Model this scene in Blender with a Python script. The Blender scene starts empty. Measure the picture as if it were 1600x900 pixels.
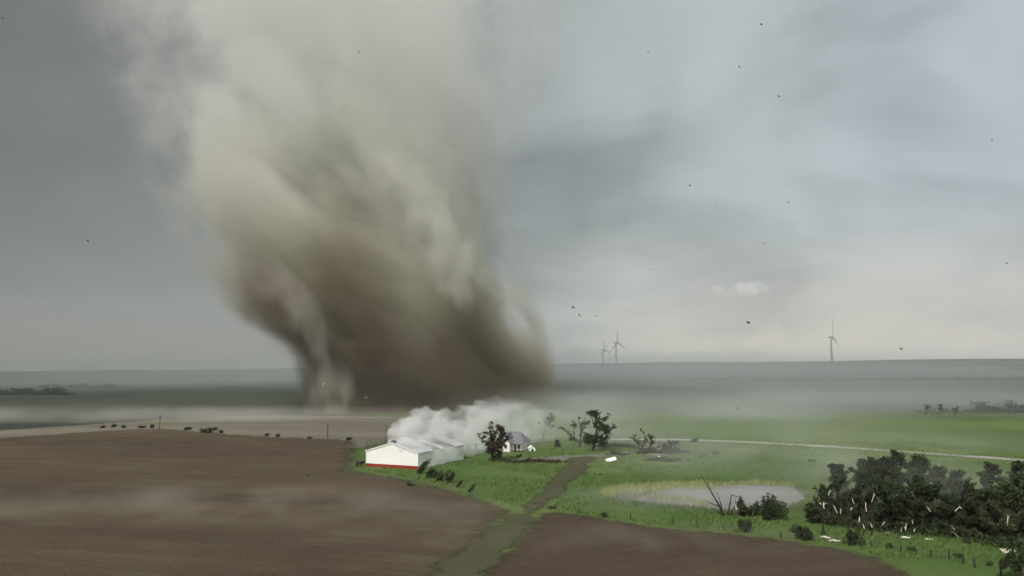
import bpy, bmesh, math, random
import numpy as np
from mathutils import Vector, Matrix, noise as mnoise

R = math.radians
scene = bpy.context.scene
col = scene.collection

# ------------------------------------------------------------------ camera
F = 1256.0                       # focal length in photo pixels (1600 wide)
CAMZ = 27.5
PITCH = math.atan(122.0 / F)
cam_d = bpy.data.cameras.new('camera')
cam = bpy.data.objects.new('camera', cam_d)
col.objects.link(cam)
cam.location = (0, 0, CAMZ)
cam.rotation_euler = (math.pi / 2 + PITCH, 0, 0)
cam_d.sensor_width = 36
cam_d.lens = F / 1600 * 36
cam_d.clip_start = 0.5
cam_d.clip_end = 40000
scene.camera = cam

# ------------------------------------------------------------------ sun and sky
SUN_EL = R(44)
SUN_AZ = math.atan2(-0.36, -0.93)            # from behind the camera, a little to the left
sd = bpy.data.lights.new('sun', 'SUN')
sd.energy = 3.0
sd.angle = R(12)
sd.color = (1.0, 0.965, 0.91)
sun = bpy.data.objects.new('sun', sd)
col.objects.link(sun)
sv = Vector((math.sin(SUN_AZ) * math.cos(SUN_EL), math.cos(SUN_AZ) * math.cos(SUN_EL), math.sin(SUN_EL)))
sun.rotation_euler = sv.to_track_quat('Z', 'Y').to_euler()
sun.location = sv * 100 + Vector((0, 0, 100))

scene.view_settings.view_transform = 'Standard'
scene.view_settings.look = 'None'
scene.view_settings.gamma = 1.0
scene.view_settings.exposure = 0.33
scene.view_settings.use_curve_mapping = False

cy = scene.cycles
cy.use_adaptive_sampling = True
cy.adaptive_threshold = 0.05
cy.adaptive_min_samples = 16
cy.use_denoising = True
cy.max_bounces = 6
cy.diffuse_bounces = 2
cy.glossy_bounces = 2
cy.transmission_bounces = 2
cy.volume_bounces = 4
cy.transparent_max_bounces = 16
cy.volume_max_steps = 256
cy.sample_clamp_indirect = 4.0


class NT:
    """small node-tree helper"""
    def __init__(s, tree):
        s.t = tree
        s.n = tree.nodes
        s.l = tree.links

    def node(s, typ, ins=None, **kw):
        nd = s.n.new(typ)
        for k, v in kw.items():
            setattr(nd, k, v)
        for k, v in (ins or {}).items():
            s.put(nd.inputs[k], v)
        return nd

    def put(s, sock, v):
        if isinstance(v, bpy.types.NodeSocket):
            s.l.new(v, sock)
        elif isinstance(v, bpy.types.Node):
            s.l.new(v.outputs[0], sock)
        else:
            sock.default_value = v

    def math(s, op, a, b=None, c=None, clamp=False):
        nd = s.n.new('ShaderNodeMath')
        nd.operation = op
        nd.use_clamp = clamp
        s.put(nd.inputs[0], a)
        if b is not None:
            s.put(nd.inputs[1], b)
        if c is not None:
            s.put(nd.inputs[2], c)
        return nd.outputs[0]

    def vmath(s, op, a, b=None):
        nd = s.n.new('ShaderNodeVectorMath')
        nd.operation = op
        s.put(nd.inputs[0], a)
        if b is not None:
            s.put(nd.inputs[1], b)
        return nd.outputs['Value'] if op in ('LENGTH', 'DOT_PRODUCT') else nd.outputs[0]

    def mapr(s, v, a, b, c=0.0, d=1.0, smooth=True):
        nd = s.n.new('ShaderNodeMapRange')
        nd.interpolation_type = 'SMOOTHSTEP' if smooth else 'LINEAR'
        nd.clamp = True
        s.put(nd.inputs[0], v)
        for i, q in enumerate((a, b, c, d)):
            s.put(nd.inputs[i + 1], q)
        return nd.outputs[0]

    def mix(s, f, a, b, mode='MIX'):
        nd = s.n.new('ShaderNodeMix')
        nd.data_type = 'RGBA'
        nd.blend_type = mode
        nd.clamp_factor = True
        s.put(nd.inputs[0], f)
        s.put(nd.inputs[6], a if not isinstance(a, tuple) else (*a[:3], 1))
        s.put(nd.inputs[7], b if not isinstance(b, tuple) else (*b[:3], 1))
        return nd.outputs[2]

    def ramp(s, f, stops, interp='LINEAR'):
        nd = s.n.new('ShaderNodeValToRGB')
        cr = nd.color_ramp
        cr.interpolation = interp
        while len(cr.elements) < len(stops):
            cr.elements.new(0.5)
        for e, (p, c) in zip(cr.elements, stops):
            e.position = p
            e.color = (*c, 1) if isinstance(c, tuple) else (c, c, c, 1)
        s.put(nd.inputs[0], f)
        return nd.outputs[0]

    def noise(s, vec, scale, detail=3, rough=0.5, dist=0.0):
        nd = s.n.new('ShaderNodeTexNoise')
        s.put(nd.inputs['Vector'], vec)
        nd.inputs['Scale'].default_value = scale
        nd.inputs['Detail'].default_value = detail
        nd.inputs['Roughness'].default_value = rough
        nd.inputs['Distortion'].default_value = dist
        return nd.outputs[0]

    def sep(s, v):
        nd = s.n.new('ShaderNodeSeparateXYZ')
        s.put(nd.inputs[0], v)
        return nd.outputs

    def comb(s, x, y, z):
        nd = s.n.new('ShaderNodeCombineXYZ')
        for i, q in enumerate((x, y, z)):
            s.put(nd.inputs[i], q)
        return nd.outputs[0]


world = bpy.data.worlds.new('World')
scene.world = world
world.use_nodes = True
W = NT(world.node_tree)
W.n.clear()
world.cycles.sampling_method = 'MANUAL'
world.cycles.sample_map_resolution = 256
wout = W.node('ShaderNodeOutputWorld')
bg = W.node('ShaderNodeBackground')
bg.inputs[1].default_value = 0.1
W.l.new(bg.outputs[0], wout.inputs[0])
sky = W.node('ShaderNodeTexSky', sky_type='NISHITA', sun_disc=False)
sky.sun_elevation = SUN_EL
sky.sun_rotation = SUN_AZ
tc = W.node('ShaderNodeTexCoord')
d = W.vmath('NORMALIZE', tc.outputs['Generated'])
dx, dy, dz = W.sep(d)[:3]
# storm deck: heavy and dark towards one side of the sky, thinner and bluer to the other
deck = W.ramp(W.mapr(dx, -1, 1, smooth=False),
              [(0.0, (.105, .109, .106)), (0.24, (.122, .127, .123)), (0.42, (.175, .182, .177)),
               (0.55, (.268, .300, .303)), (0.66, (.300, .338, .350)), (0.80, (.312, .350, .374)), (1.0, (.325, .36, .39))])
up = W.math('ADD', W.math('MAXIMUM', dz, 0.0), 0.30)
pl = W.comb(W.math('DIVIDE', dx, up), W.math('DIVIDE', dy, up), 0.3)
warp = W.node('ShaderNodeTexNoise', {'Vector': pl, 'Scale': 0.7, 'Detail': 2.0})
pw = W.vmath('ADD', pl, W.vmath('SCALE', W.vmath('SUBTRACT', warp.outputs['Color'], (.5, .5, .5)), None))
pw.node.inputs[1].links[0].from_node.inputs['Scale'].default_value = 1.6
cl1 = W.noise(pw, 1.05, 4, 0.52)
cl2 = W.noise(pw, 2.3, 4, 0.6)
shade = W.math('ADD', W.mapr(cl1, .36, .64, 0.72, 1.28), W.mapr(cl2, .3, .7, -0.07, 0.07))
shade = W.math('MULTIPLY_ADD', W.math('SUBTRACT', shade, 1.0), W.mapr(dx, -.25, .15, .35, 1.0), 1.0)
deckc = W.vmath('SCALE', deck)
W.put(deckc.node.inputs['Scale'], shade)
# pale break under the deck low on the clearer side
low = W.math('MULTIPLY', W.mapr(dz, 0.20, 0.04), W.mapr(dx, -0.05, 0.25))
lown = W.math('MULTIPLY', low, W.mapr(cl2, .36, .60, .55, 1.0))
deck2 = W.mix(lown, deckc, (.50, .475, .43))
# one small bright cloud in the break
brk = W.vmath('LENGTH', W.vmath('MULTIPLY', W.vmath('SUBTRACT', d, (.277, .956, .0945)), (24, 24, 120)))
brk = W.mapr(W.math('ADD', brk, W.math('MULTIPLY', W.math('SUBTRACT', W.noise(d, 55, 4, .65), .5), 3.2)), 1.0, .0)
deck2 = W.mix(W.math('MULTIPLY', brk, .36), deck2, (.70, .70, .68))
clouds10 = W.vmath('SCALE', deck2)
clouds10.node.inputs['Scale'].default_value = 10.0
W.put(bg.inputs[0], W.mix(0.95, sky.outputs[0], clouds10))

# ------------------------------------------------------------------ ground height and pixel helper
CP, SP = math.cos(PITCH), math.sin(PITCH)


def sst(a, b, x):
    t = min(1.0, max(0.0, (x - a) / (b - a)))
    return t * t * (3 - 2 * t)


def height(x, y):
    r = math.hypot(x, y)
    h = 0.0
    if y > 250 or x < -60:
        # low crest of the ploughed field
        h += 2.6 * math.exp(-((y - 335 - 0.10 * x) / 60) ** 2) * math.exp(-((x + 120) / 95) ** 2)
        h -= 2.5 * sst(380, 560, y) * sst(900, 560, y)
    if y > 700:
        ang = x / max(y, 1.0)
        a = 3 + 9 * sst(-0.64, -0.25, ang) + 24 * sst(-0.35, 0.10, ang) + 12 * sst(0.1, 0.6, ang)
        und = 4.5 * math.sin(x * 0.0021 + 1.0) * math.sin(y * 0.0013)
        h += (a + und) * sst(1000, 2500, y) * (1 - 0.8 * sst(3300, 5200, y))
        h += 2.0 * math.sin(x * 0.006 + y * 0.002) * sst(700, 1200, y)
    return h


def ray(px, py):
    ax, ay = (px - 800) / F, -(py - 450) / F
    v = Vector((ax, CP - ay * SP, SP + ay * CP))
    return v


def at(px, py, dist=None):
    """ground point seen at a photo pixel (or the point at depth Y = dist)"""
    v = ray(px, py)
    if dist is not None:
        return Vector((0, 0, CAMZ)) + v * (dist / v.y)
    t, step = 60.0, 1.0
    p0 = Vector((0, 0, CAMZ))
    while t < 6000:
        p = p0 + v * (t / v.y)
        if p.z <= height(p.x, p.y):
            lo, hi = t - step, t
            for _ in range(14):
                m = (lo + hi) / 2
                p = p0 + v * (m / v.y)
                if p.z <= height(p.x, p.y):
                    hi = m
                else:
                    lo = m
            p = p0 + v * (hi / v.y)
            p.z = height(p.x, p.y)
            return p
        step = max(1.0, t * 0.01)
        t += step
    return p0 + v * (3000 / v.y)


# ------------------------------------------------------------------ object helpers
def tag(o, label=None, cat=None, group=None, kind=None):
    if label:
        o['label'] = label
    if cat:
        o['category'] = cat
    if group:
        o['group'] = group
    if kind:
        o['kind'] = kind
    return o


def empty(name, loc, rz=0.0):
    o = bpy.data.objects.new(name, None)
    o.empty_display_size = 0.5
    col.objects.link(o)
    o.location = loc
    o.rotation_euler = (0, 0, rz)
    return o


class MB:
    def __init__(s):
        s.v, s.f = [], []

    def add(s, vs, fs):
        b = len(s.v)
        s.v += [tuple(q) for q in vs]
        s.f += [tuple(b + i for i in q) for q in fs]
        return s

    def box(s, x0, x1, y0, y1, z0, z1):
        vs = [(x, y, z) for x in (x0, x1) for y in (y0, y1) for z in (z0, z1)]
        fs = [(0, 1, 3, 2), (4, 6, 7, 5), (0, 4, 5, 1), (2, 3, 7, 6), (0, 2, 6, 4), (1, 5, 7, 3)]
        return s.add(vs, fs)

    def prism(s, pts, n):
        """closed polygon pts extruded by vector n"""
        n = Vector(n)
        k = len(pts)
        a = [Vector(p) for p in pts]
        vs = a + [p + n for p in a]
        fs = [tuple(range(k))[::-1], tuple(range(k, 2 * k))] + [(i, (i + 1) % k, k + (i + 1) % k, k + i) for i in range(k)]
        return s.add(vs, fs)

    def tube(s, pts, rs, sides=6, cap=True):
        pts = [Vector(p) for p in pts]
        rings = []
        b = len(s.v)
        ref = Vector((0.3, 0.9, 0.1)).normalized()
        for i, p in enumerate(pts):
            t = (pts[min(i + 1, len(pts) - 1)] - pts[max(i - 1, 0)])
            if t.length < 1e-6:
                t = Vector((0, 0, 1))
            t.normalize()
            u = t.cross(ref)
            if u.length < 0.05:
                u = t.cross(Vector((1, 0, 0)))
            u.normalize()
            w = t.cross(u)
            for k in range(sides):
                a = 2 * math.pi * k / sides
                s.v.append(tuple(p + (u * math.cos(a) + w * math.sin(a)) * rs[i]))
        for i in range(len(pts) - 1):
            for k in range(sides):
                a0 = b + i * sides + k
                a1 = b + i * sides + (k + 1) % sides
                s.f.append((a0, a1, a1 + sides, a0 + sides))
        if cap:
            s.f.append(tuple(b + k for k in range(sides))[::-1])
            s.f.append(tuple(b + (len(pts) - 1) * sides + k for k in range(sides)))
        return s

    def build(s, name, mat, parent=None, smooth=False, loc=None):
        me = bpy.data.meshes.new(name)
        me.from_pydata(s.v, [], s.f)
        me.update()
        if smooth:
            me.polygons.foreach_set('use_smooth', [True] * len(me.polygons))
        return link(name, me, mat, parent, loc)


def link(name, me, mat, parent=None, loc=None):
    if mat and not me.materials:
        me.materials.append(mat)
    o = bpy.data.objects.new(name, me)
    col.objects.link(o)
    if parent:
        o.parent = parent
    if loc is not None:
        o.location = loc
    return o


def copy_tree(o, parent=None):
    c = o.copy()
    col.objects.link(c)
    c.parent = parent
    for ch in list(o.children):
        copy_tree(ch, c)
    return c


# ------------------------------------------------------------------ materials
def pmat(name, color, rough=0.8, var=0.25, scale=1.0, bump=0.0, spec=0.3, metal=0.0, color2=None, detail=5, coords='Object'):
    m = bpy.data.materials.new(name)
    m.use_nodes = True
    n = NT(m.node_tree)
    b = m.node_tree.nodes['Principled BSDF']
    t = n.node('ShaderNodeTexCoord').outputs[coords]
    nz = n.noise(t, scale, detail, 0.6)
    c2 = color2 or tuple(min(1, q * (1 + var)) for q in color)
    c1 = tuple(q * (1 - var) for q in color) if not color2 else color
    n.put(b.inputs['Base Color'], n.mix(n.mapr(nz, .3, .7), c1, c2))
    b.inputs['Roughness'].default_value = rough
    b.inputs['Specular IOR Level'].default_value = spec
    b.inputs['Metallic'].default_value = metal
    if bump:
        bp = n.node('ShaderNodeBump', {'Height': nz, 'Strength': bump, 'Distance': 0.1})
        n.put(b.inputs['Normal'], bp.outputs[0])
    return m


def leaf_mat(name, c1, c2):
    m = bpy.data.materials.new(name)
    m.use_nodes = True
    n = NT(m.node_tree)
    b = m.node_tree.nodes['Principled BSDF']
    g = n.node('ShaderNodeNewGeometry')
    oi = n.node('ShaderNodeObjectInfo')
    f = n.math('ADD', n.math('MULTIPLY', g.outputs['Random Per Island'], 0.7), n.math('MULTIPLY', oi.outputs['Random'], 0.3))
    n.put(b.inputs['Base Color'], n.mix(f, c1, c2))
    b.inputs['Roughness'].default_value = 0.7
    b.inputs['Specular IOR Level'].default_value = 0.15
    return m


M = {}
M['white'] = pmat('white_metal', (.90, .885, .85), .45, .03, .3)
M['red'] = pmat('red_metal', (.27, .032, .024), .5, .15, .4)
M['trim'] = pmat('white_trim', (.80, .79, .77), .5, .02)
M['roofmetal'] = pmat('roof_metal', (.52, .52, .52), .4, .08, .3, metal=0.2)
M['siding'] = pmat('house_siding', (.74, .73, .70), .6, .04, .8)
M['shingle'] = pmat('shingle', (.17, .175, .18), .85, .2, 1.5)
M['glass'] = pmat('window_glass', (.02, .022, .025), .1, .1, spec=0.6)
M['brickch'] = pmat('chimney_brick', (.28, .15, .11), .9, .2, 3)
M['bark'] = pmat('bark', (.030, .025, .020), .95, .35, 2.0, .4)
M['barkpale'] = pmat('pale_bark', (.10, .085, .07), .95, .35, 2.0, .4)
M['splinter'] = pmat('splintered_wood', (.74, .68, .58), .8, .12, 1.5)
M['leafdark'] = leaf_mat('leaf_dark', (.018, .027, .012), (.058, .074, .030))
M['leafmid'] = leaf_mat('leaf_mid', (.03, .044, .018), (.07, .088, .034))
M['leafbrown'] = leaf_mat('leaf_brown', (.030, .022, .015), (.070, .052, .034))
M['leafpale'] = leaf_mat('leaf_pale', (.05, .062, .035), (.10, .115, .06))
M['reed'] = leaf_mat('reed', (.15, .19, .05), (.44, .43, .15))
M['grass'] = leaf_mat('grass_blade', (.058, .108, .024), (.112, .160, .044))
M['post'] = pmat('weathered_post', (.045, .038, .032), .9, .3, 3)
M['wire'] = pmat('fence_wire', (.12, .12, .12), .5, .1, metal=.5)
M['turbine'] = pmat('turbine_white', (.27, .28, .285), .5, .03)
M['scrap'] = pmat('dark_scrap', (.035, .033, .03), .8, .3)
M['scrapwhite'] = pmat('white_scrap', (.75, .74, .7), .6, .1)
M['timber'] = pmat('timber', (.30, .23, .16), .85, .2, 2)


def ground_mat():
    m = bpy.data.materials.new('ground')
    m.use_nodes = True
    n = NT(m.node_tree)
    b = m.node_tree.nodes['Principled BSDF']
    p = n.node('ShaderNodeNewGeometry').outputs['Position']
    x, y, z = n.sep(p)[:3]
    big = n.noise(p, 0.012, 4, .55)
    mid = n.noise(p, 0.07, 4, .6)
    fine = n.noise(p, 0.9, 5, .65)
    near = n.mix(n.mapr(big, .36, .64), (.068, .128, .028), (.128, .178, .050))
    near = n.mix(n.math('MULTIPLY', n.mapr(mid, .45, .75), .55), near, (.125, .118, .062))
    near = n.mix(n.math('MULTIPLY', n.mapr(fine, .35, .7), .35), near, (.045, .066, .022))
    # far country: patchwork of fields
    vp = n.vmath('MULTIPLY', p, (1.0, 0.55, 0.0))
    vd = n.vmath('ADD', vp, n.vmath('SCALE', n.vmath('SUBTRACT', n.node('ShaderNodeTexNoise', {'Vector': p, 'Scale': 0.003}).outputs['Color'], (.5, .5, .5))))
    vd.node.inputs[1].links[0].from_node.inputs['Scale'].default_value = 160
    vo = n.node('ShaderNodeTexVoronoi', {'Vector': vd, 'Scale': 0.0042})
    hue = n.sep(vo.outputs['Color'])[0]
    far = n.ramp(hue, [(0.0, (.036, .046, .036)), (.3, (.050, .058, .043)), (.55, (.070, .072, .054)), (.8, (.048, .060, .042)), (1.0, (.085, .082, .064))], 'CONSTANT')
    far = n.mix(n.math('MULTIPLY', n.mapr(big, .3, .7), .6), far, (.046, .054, .042))
    c = n.mix(n.math('MAXIMUM', n.mapr(y, 380, 620), n.mapr(n.math('DIVIDE', x, y), -.17, -.24)), near, far)
    n.put(b.inputs['Base Color'], c)
    b.inputs['Roughness'].default_value = .95
    b.inputs['Specular IOR Level'].default_value = .1
    bp = n.node('ShaderNodeBump', {'Height': fine, 'Strength': .7, 'Distance': .35})
    n.put(b.inputs['Normal'], bp.outputs[0])
    return m


def soil_mat(name, c1, c2, c3, furrow=0.0, ang=0.0):
    m = bpy.data.materials.new(name)
    m.use_nodes = True
    n = NT(m.node_tree)
    b = m.node_tree.nodes['Principled BSDF']
    p = n.node('ShaderNodeNewGeometry').outputs['Position']
    rot = n.node('ShaderNodeVectorRotate', {'Vector': p, 'Angle': ang}, rotation_type='Z_AXIS')
    st = n.vmath('MULTIPLY', rot.outputs[0], (0.25, 1.0, 1.0))
    big = n.noise(st, 0.03, 4, .6, .4)
    mid = n.noise(st, 0.22, 4, .65)
    fine = n.noise(p, 1.6, 5, .7)
    c = n.mix(n.mapr(big, .34, .68), c1, c2)
    c = n.mix(n.math('MULTIPLY', n.mapr(mid, .42, .75), .6), c, c3)
    c = n.mix(n.math('MULTIPLY', n.mapr(fine, .4, .75), .35), c, tuple(q * .55 for q in c1))
    n.put(b.inputs['Base Color'], c)
    b.inputs['Roughness'].default_value = .97
    ed = n.node('ShaderNodeAttribute', attribute_name='edge').outputs['Fac']
    en = n.noise(p, .35, 4, .65)
    n.put(b.inputs['Alpha'], n.mapr(n.math('ADD', ed, n.math('MULTIPLY', n.math('SUBTRACT', en, .5), 1.7)), .12, .85))
    b.inputs['Specular IOR Level'].default_value = .08
    hh = fine
    if furrow:
        wv = n.node('ShaderNodeTexWave', {'Vector': rot.outputs[0], 'Scale': .32, 'Distortion': 1.2, 'Detail': 2.0, 'Detail Scale': .5}, bands_direction='Y')
        hh = n.math('ADD', fine, n.math('MULTIPLY', wv.outputs['Fac'], furrow))
    bp = n.node('ShaderNodeBump', {'Height': hh, 'Strength': .8, 'Distance': .3})
    n.put(b.inputs['Normal'], bp.outputs[0])
    return m


M['ground'] = ground_mat()
M['soil'] = soil_mat('ploughed_soil', (.072, .051, .034), (.104, .078, .050), (.128, .110, .072), .30, R(14))
M['soil2'] = soil_mat('ploughed_soil_dark', (.068, .047, .033), (.092, .066, .044), (.108, .087, .058), .30, R(-20))
M['dirt'] = soil_mat('dirt', (.076, .076, .042), (.098, .088, .054), (.062, .082, .030))
M['gravel'] = soil_mat('gravel', (.34, .33, .28), (.44, .42, .36), (.30, .29, .24))
M['stubble'] = soil_mat('stubble', (.150, .134, .100), (.215, .195, .150), (.140, .128, .092))
M['bank'] = soil_mat('bank', (.16, .15, .12), (.21, .20, .16), (.13, .13, .085))


def water_mat():
    m = bpy.data.materials.new('pond_water')
    m.use_nodes = True
    n = NT(m.node_tree)
    b = m.node_tree.nodes['Principled BSDF']
    p = n.node('ShaderNodeNewGeometry').outputs['Position']
    nz = n.noise(p, .12, 4, .6)
    n.put(b.inputs['Base Color'], n.mix(n.mapr(nz, .35, .65), (.11, .105, .095), (.19, .18, .165)))
    b.inputs['Roughness'].default_value = .42
    rp = n.noise(n.vmath('MULTIPLY', p, (1, .35, 1)), 1.3, 3, .6)
    bp = n.node('ShaderNodeBump', {'Height': rp, 'Strength': .25, 'Distance': .08})
    n.put(b.inputs['Normal'], bp.outputs[0])
    return m


M['water'] = water_mat()

# ------------------------------------------------------------------ ground sheet and field sheets
rnd = random.Random(7)
rings = [3.0]
while rings[-1] < 5300:
    rings.append(rings[-1] + max(8.0, rings[-1] * 0.022))
NC = 420
gv = [(0, 0, 0)]
for r in rings:
    for k in range(NC):
        a = 2 * math.pi * k / NC
        x, y = r * math.sin(a), r * math.cos(a)
        gv.append((x, y, height(x, y)))
gf = [(0, 1 + (k + 1) % NC, 1 + k) for k in range(NC)]
for i in range(len(rings) - 1):
    for k in range(NC):
        a0, a1 = 1 + i * NC + k, 1 + i * NC + (k + 1) % NC
        gf.append((a0, a1, a1 + NC, a0 + NC))
me = bpy.data.meshes.new('ground')
me.from_pydata(gv, [], gf)
me.polygons.foreach_set('use_smooth', [True] * len(me.polygons))
ground = tag(link('ground', me, M['ground']), 'green pasture and far farmland reaching to the horizon', kind='structure')


def sheet(name, pixels, mat, off, jitter=0.6, step=3.0, cell=14.0, label=None, world_pts=None, fade=None):
    """field outline given where it lies on the ground, draped over the terrain"""
    P = world_pts or [at(*q) for q in pixels]
    rr = random.Random(hash(name) % 1000 if False else len(pixels or P) * 37 + int(off * 1000))
    pts = []
    for i, a in enumerate(P):
        b = P[(i + 1) % len(P)]
        k = max(1, min(120, int((b - a).length / step)))
        nrm = Vector((-(b - a).y, (b - a).x, 0))
        if nrm.length > 0:
            nrm.normalize()
        for j in range(k):
            q = a.lerp(b, j / k)
            w = (mnoise.noise(Vector((q.x * .15, q.y * .15, off * 90))) * 1.6 + rr.uniform(-.4, .4)) * jitter
            pts.append(q + nrm * w)
    bm = bmesh.new()
    bm.faces.new([bm.verts.new((q.x, q.y, 0)) for q in pts])
    bmesh.ops.triangulate(bm, faces=bm.faces[:])
    xs = [q.x for q in pts]
    ys = [q.y for q in pts]
    for lo, hi, no in ((min(xs), max(xs), (1, 0, 0)), (min(ys), max(ys), (0, 1, 0))):
        v = lo + cell * .5
        while v < hi:
            bmesh.ops.bisect_plane(bm, geom=bm.verts[:] + bm.edges[:] + bm.faces[:], plane_co=Vector(no) * v, plane_no=no)
            v += cell
    for vtx in bm.verts:
        vtx.co.z = height(vtx.co.x, vtx.co.y) + off
    for f in bm.faces:
        f.normal_update()
        if f.normal.z < 0:
            f.normal_flip()
    me = bpy.data.meshes.new(name)
    bm.to_mesh(me)
    bm.free()
    at_ = me.attributes.new('edge', 'FLOAT', 'POINT')
    ev = np.ones(len(me.vertices), np.float32) * 2.0
    if fade:
        vv = np.array([v_.co[:2] for v_ in me.vertices])
        A_ = np.array([q_[:2] for q_ in pts])
        B_ = np.roll(A_, -1, axis=0)
        best = np.full(len(vv), 1e9)
        for a_, b_ in zip(A_, B_):
            ab = b_ - a_
            t_ = np.clip(((vv - a_) @ ab) / (ab @ ab + 1e-9), 0, 1)
            best = np.minimum(best, np.linalg.norm(vv - (a_ + t_[:, None] * ab), axis=1))
        ev = np.minimum(best / fade, 2.0).astype(np.float32)
    at_.data.foreach_set('value', ev)
    return tag(link(name, me, mat), label, kind='structure')


near_l, near_r = Vector((-190, 60, 0)), Vector((40, 60, 0))
PF = [(0, 684), (60, 680), (130, 675), (200, 671), (250, 669), (310, 673), (380, 679), (450, 683), (520, 686), (568, 688), (566, 735),
      (640, 747), (720, 764), (790, 786), (822, 800), (800, 830), (770, 868), (735, 905)]
pf_pts = [at(*q) for q in PF] + [Vector((-12, 50, 0)), Vector((-260, 50, 0)), Vector((-260, 300, 0))]
sheet('ploughed_field', None, M['soil'], .12, 1.0, cell=5.0, world_pts=pf_pts, fade=8.0)
PF2 = [(838, 797), (870, 797), (940, 808), (1050, 824), (1150, 832), (1230, 842), (1330, 856), (1400, 876), (1450, 899)]
pf2_pts = [at(*q) for q in PF2] + [Vector((50, 70, 0)), Vector((-10, 60, 0)), at(715, 905), at(785, 850)]
sheet('ploughed_field', None, M['soil2'], .15, .7, cell=4.0, world_pts=pf2_pts, fade=5.0)
trk = [(885, 716), (932, 712), (922, 730), (902, 752), (880, 778), (850, 800), (812, 850), (770, 905)]
trk_pts = [at(*q) for q in trk] + [Vector((-6, 60, 0)), Vector((-24, 60, 0))] + [at(*q) for q in [(645, 905), (700, 868), (760, 830), (800, 800), (835, 770), (866, 742)]]
sheet('dirt_track', None, M['dirt'], .18, 1.2, cell=2.5, world_pts=trk_pts, fade=2.4)
sheet('farmyard', [(985, 692), (1015, 687), (1078, 686), (1068, 700), (1050, 712), (1000, 716)], M['bank'], .07, 1.2, cell=3.0, fade=3.5)
sheet('farmyard_drive', [(800, 716), (880, 711), (960, 708), (1003, 700), (1003, 705), (960, 714), (890, 720), (805, 721)], M['bank'], .08, .8, cell=2.0, fade=2.0)
sheet('gravel_road', [(935, 685.6), (1065, 686), (1180, 690.4), (1300, 697), (1440, 706.5), (1600, 717.5), (1720, 726), (1720, 730.5), (1600, 721), (1440, 709.3), (1300, 699.6), (1180, 692.6), (1065, 688.2), (935, 687.4)],
      M['gravel'], .08, .15)
sheet('stubble_field', [(-60, 700), (0, 696), (130, 690), (250, 686), (330, 690), (420, 697), (560, 706), (690, 680), (760, 662), (700, 652), (560, 650), (420, 648), (250, 655), (120, 664), (0, 672), (-60, 676)],
      M['stubble'], .06, 1.5, cell=7.0, fade=9.0)
pond_px = [(992, 781), (1010, 772), (1040, 764), (1100, 760), (1180, 758), (1230, 761), (1256, 771), (1255, 783), (1230, 795), (1170, 799), (1120, 798), (1075, 791), (1030, 790), (995, 787)]
sheet('pond_bank', [(955, 781), (985, 768), (1040, 762.5), (1100, 758), (1180, 756.5), (1235, 759.5), (1263, 771), (1260, 785), (1235, 797), (1170, 802), (1110, 801), (1070, 794), (1010, 794)], M['bank'], .05, 1.6, cell=2.0, fade=1.2)
sheet('pond', pond_px, M['water'], .08, 1.2)

# ------------------------------------------------------------------ vegetation generators
def leaf_quads(cent, size, rs, stretch=1.6, droop=None):
    """cent (n,3) -> rhombic leaf sprays with random orientation"""
    n = len(cent)
    a = rs.normal(size=(n, 3))
    a /= np.linalg.norm(a, axis=1)[:, None] + 1e-9
    if droop is not None:
        a = a * .8 + np.array(droop)
        a /= np.linalg.norm(a, axis=1)[:, None] + 1e-9
    b = rs.normal(size=(n, 3))
    b = np.cross(a, b)
    b /= np.linalg.norm(b, axis=1)[:, None] + 1e-9
    c = np.cross(a, b)
    s = size * rs.uniform(.55, 1.35, size=(n, 1))
    fold = c * s * .35
    v = np.stack([cent - a * s * stretch * .5, cent + b * s * .5 + fold, cent + a * s * stretch * .5, cent - b * s * .5 + fold], 1)
    return v.reshape(-1, 3)


def mesh_quads(name, v):
    n = len(v) // 4
    me = bpy.data.meshes.new(name)
    me.vertices.add(len(v))
    me.vertices.foreach_set('co', v.astype(np.float32).ravel())
    me.loops.add(n * 4)
    me.loops.foreach_set('vertex_index', np.arange(n * 4, dtype=np.int32))
    me.polygons.add(n)
    me.polygons.foreach_set('loop_start', np.arange(0, n * 4, 4, dtype=np.int32))
    me.polygons.foreach_set('loop_total', np.full(n, 4, dtype=np.int32))
    me.update()
    me.validate()
    return me


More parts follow.
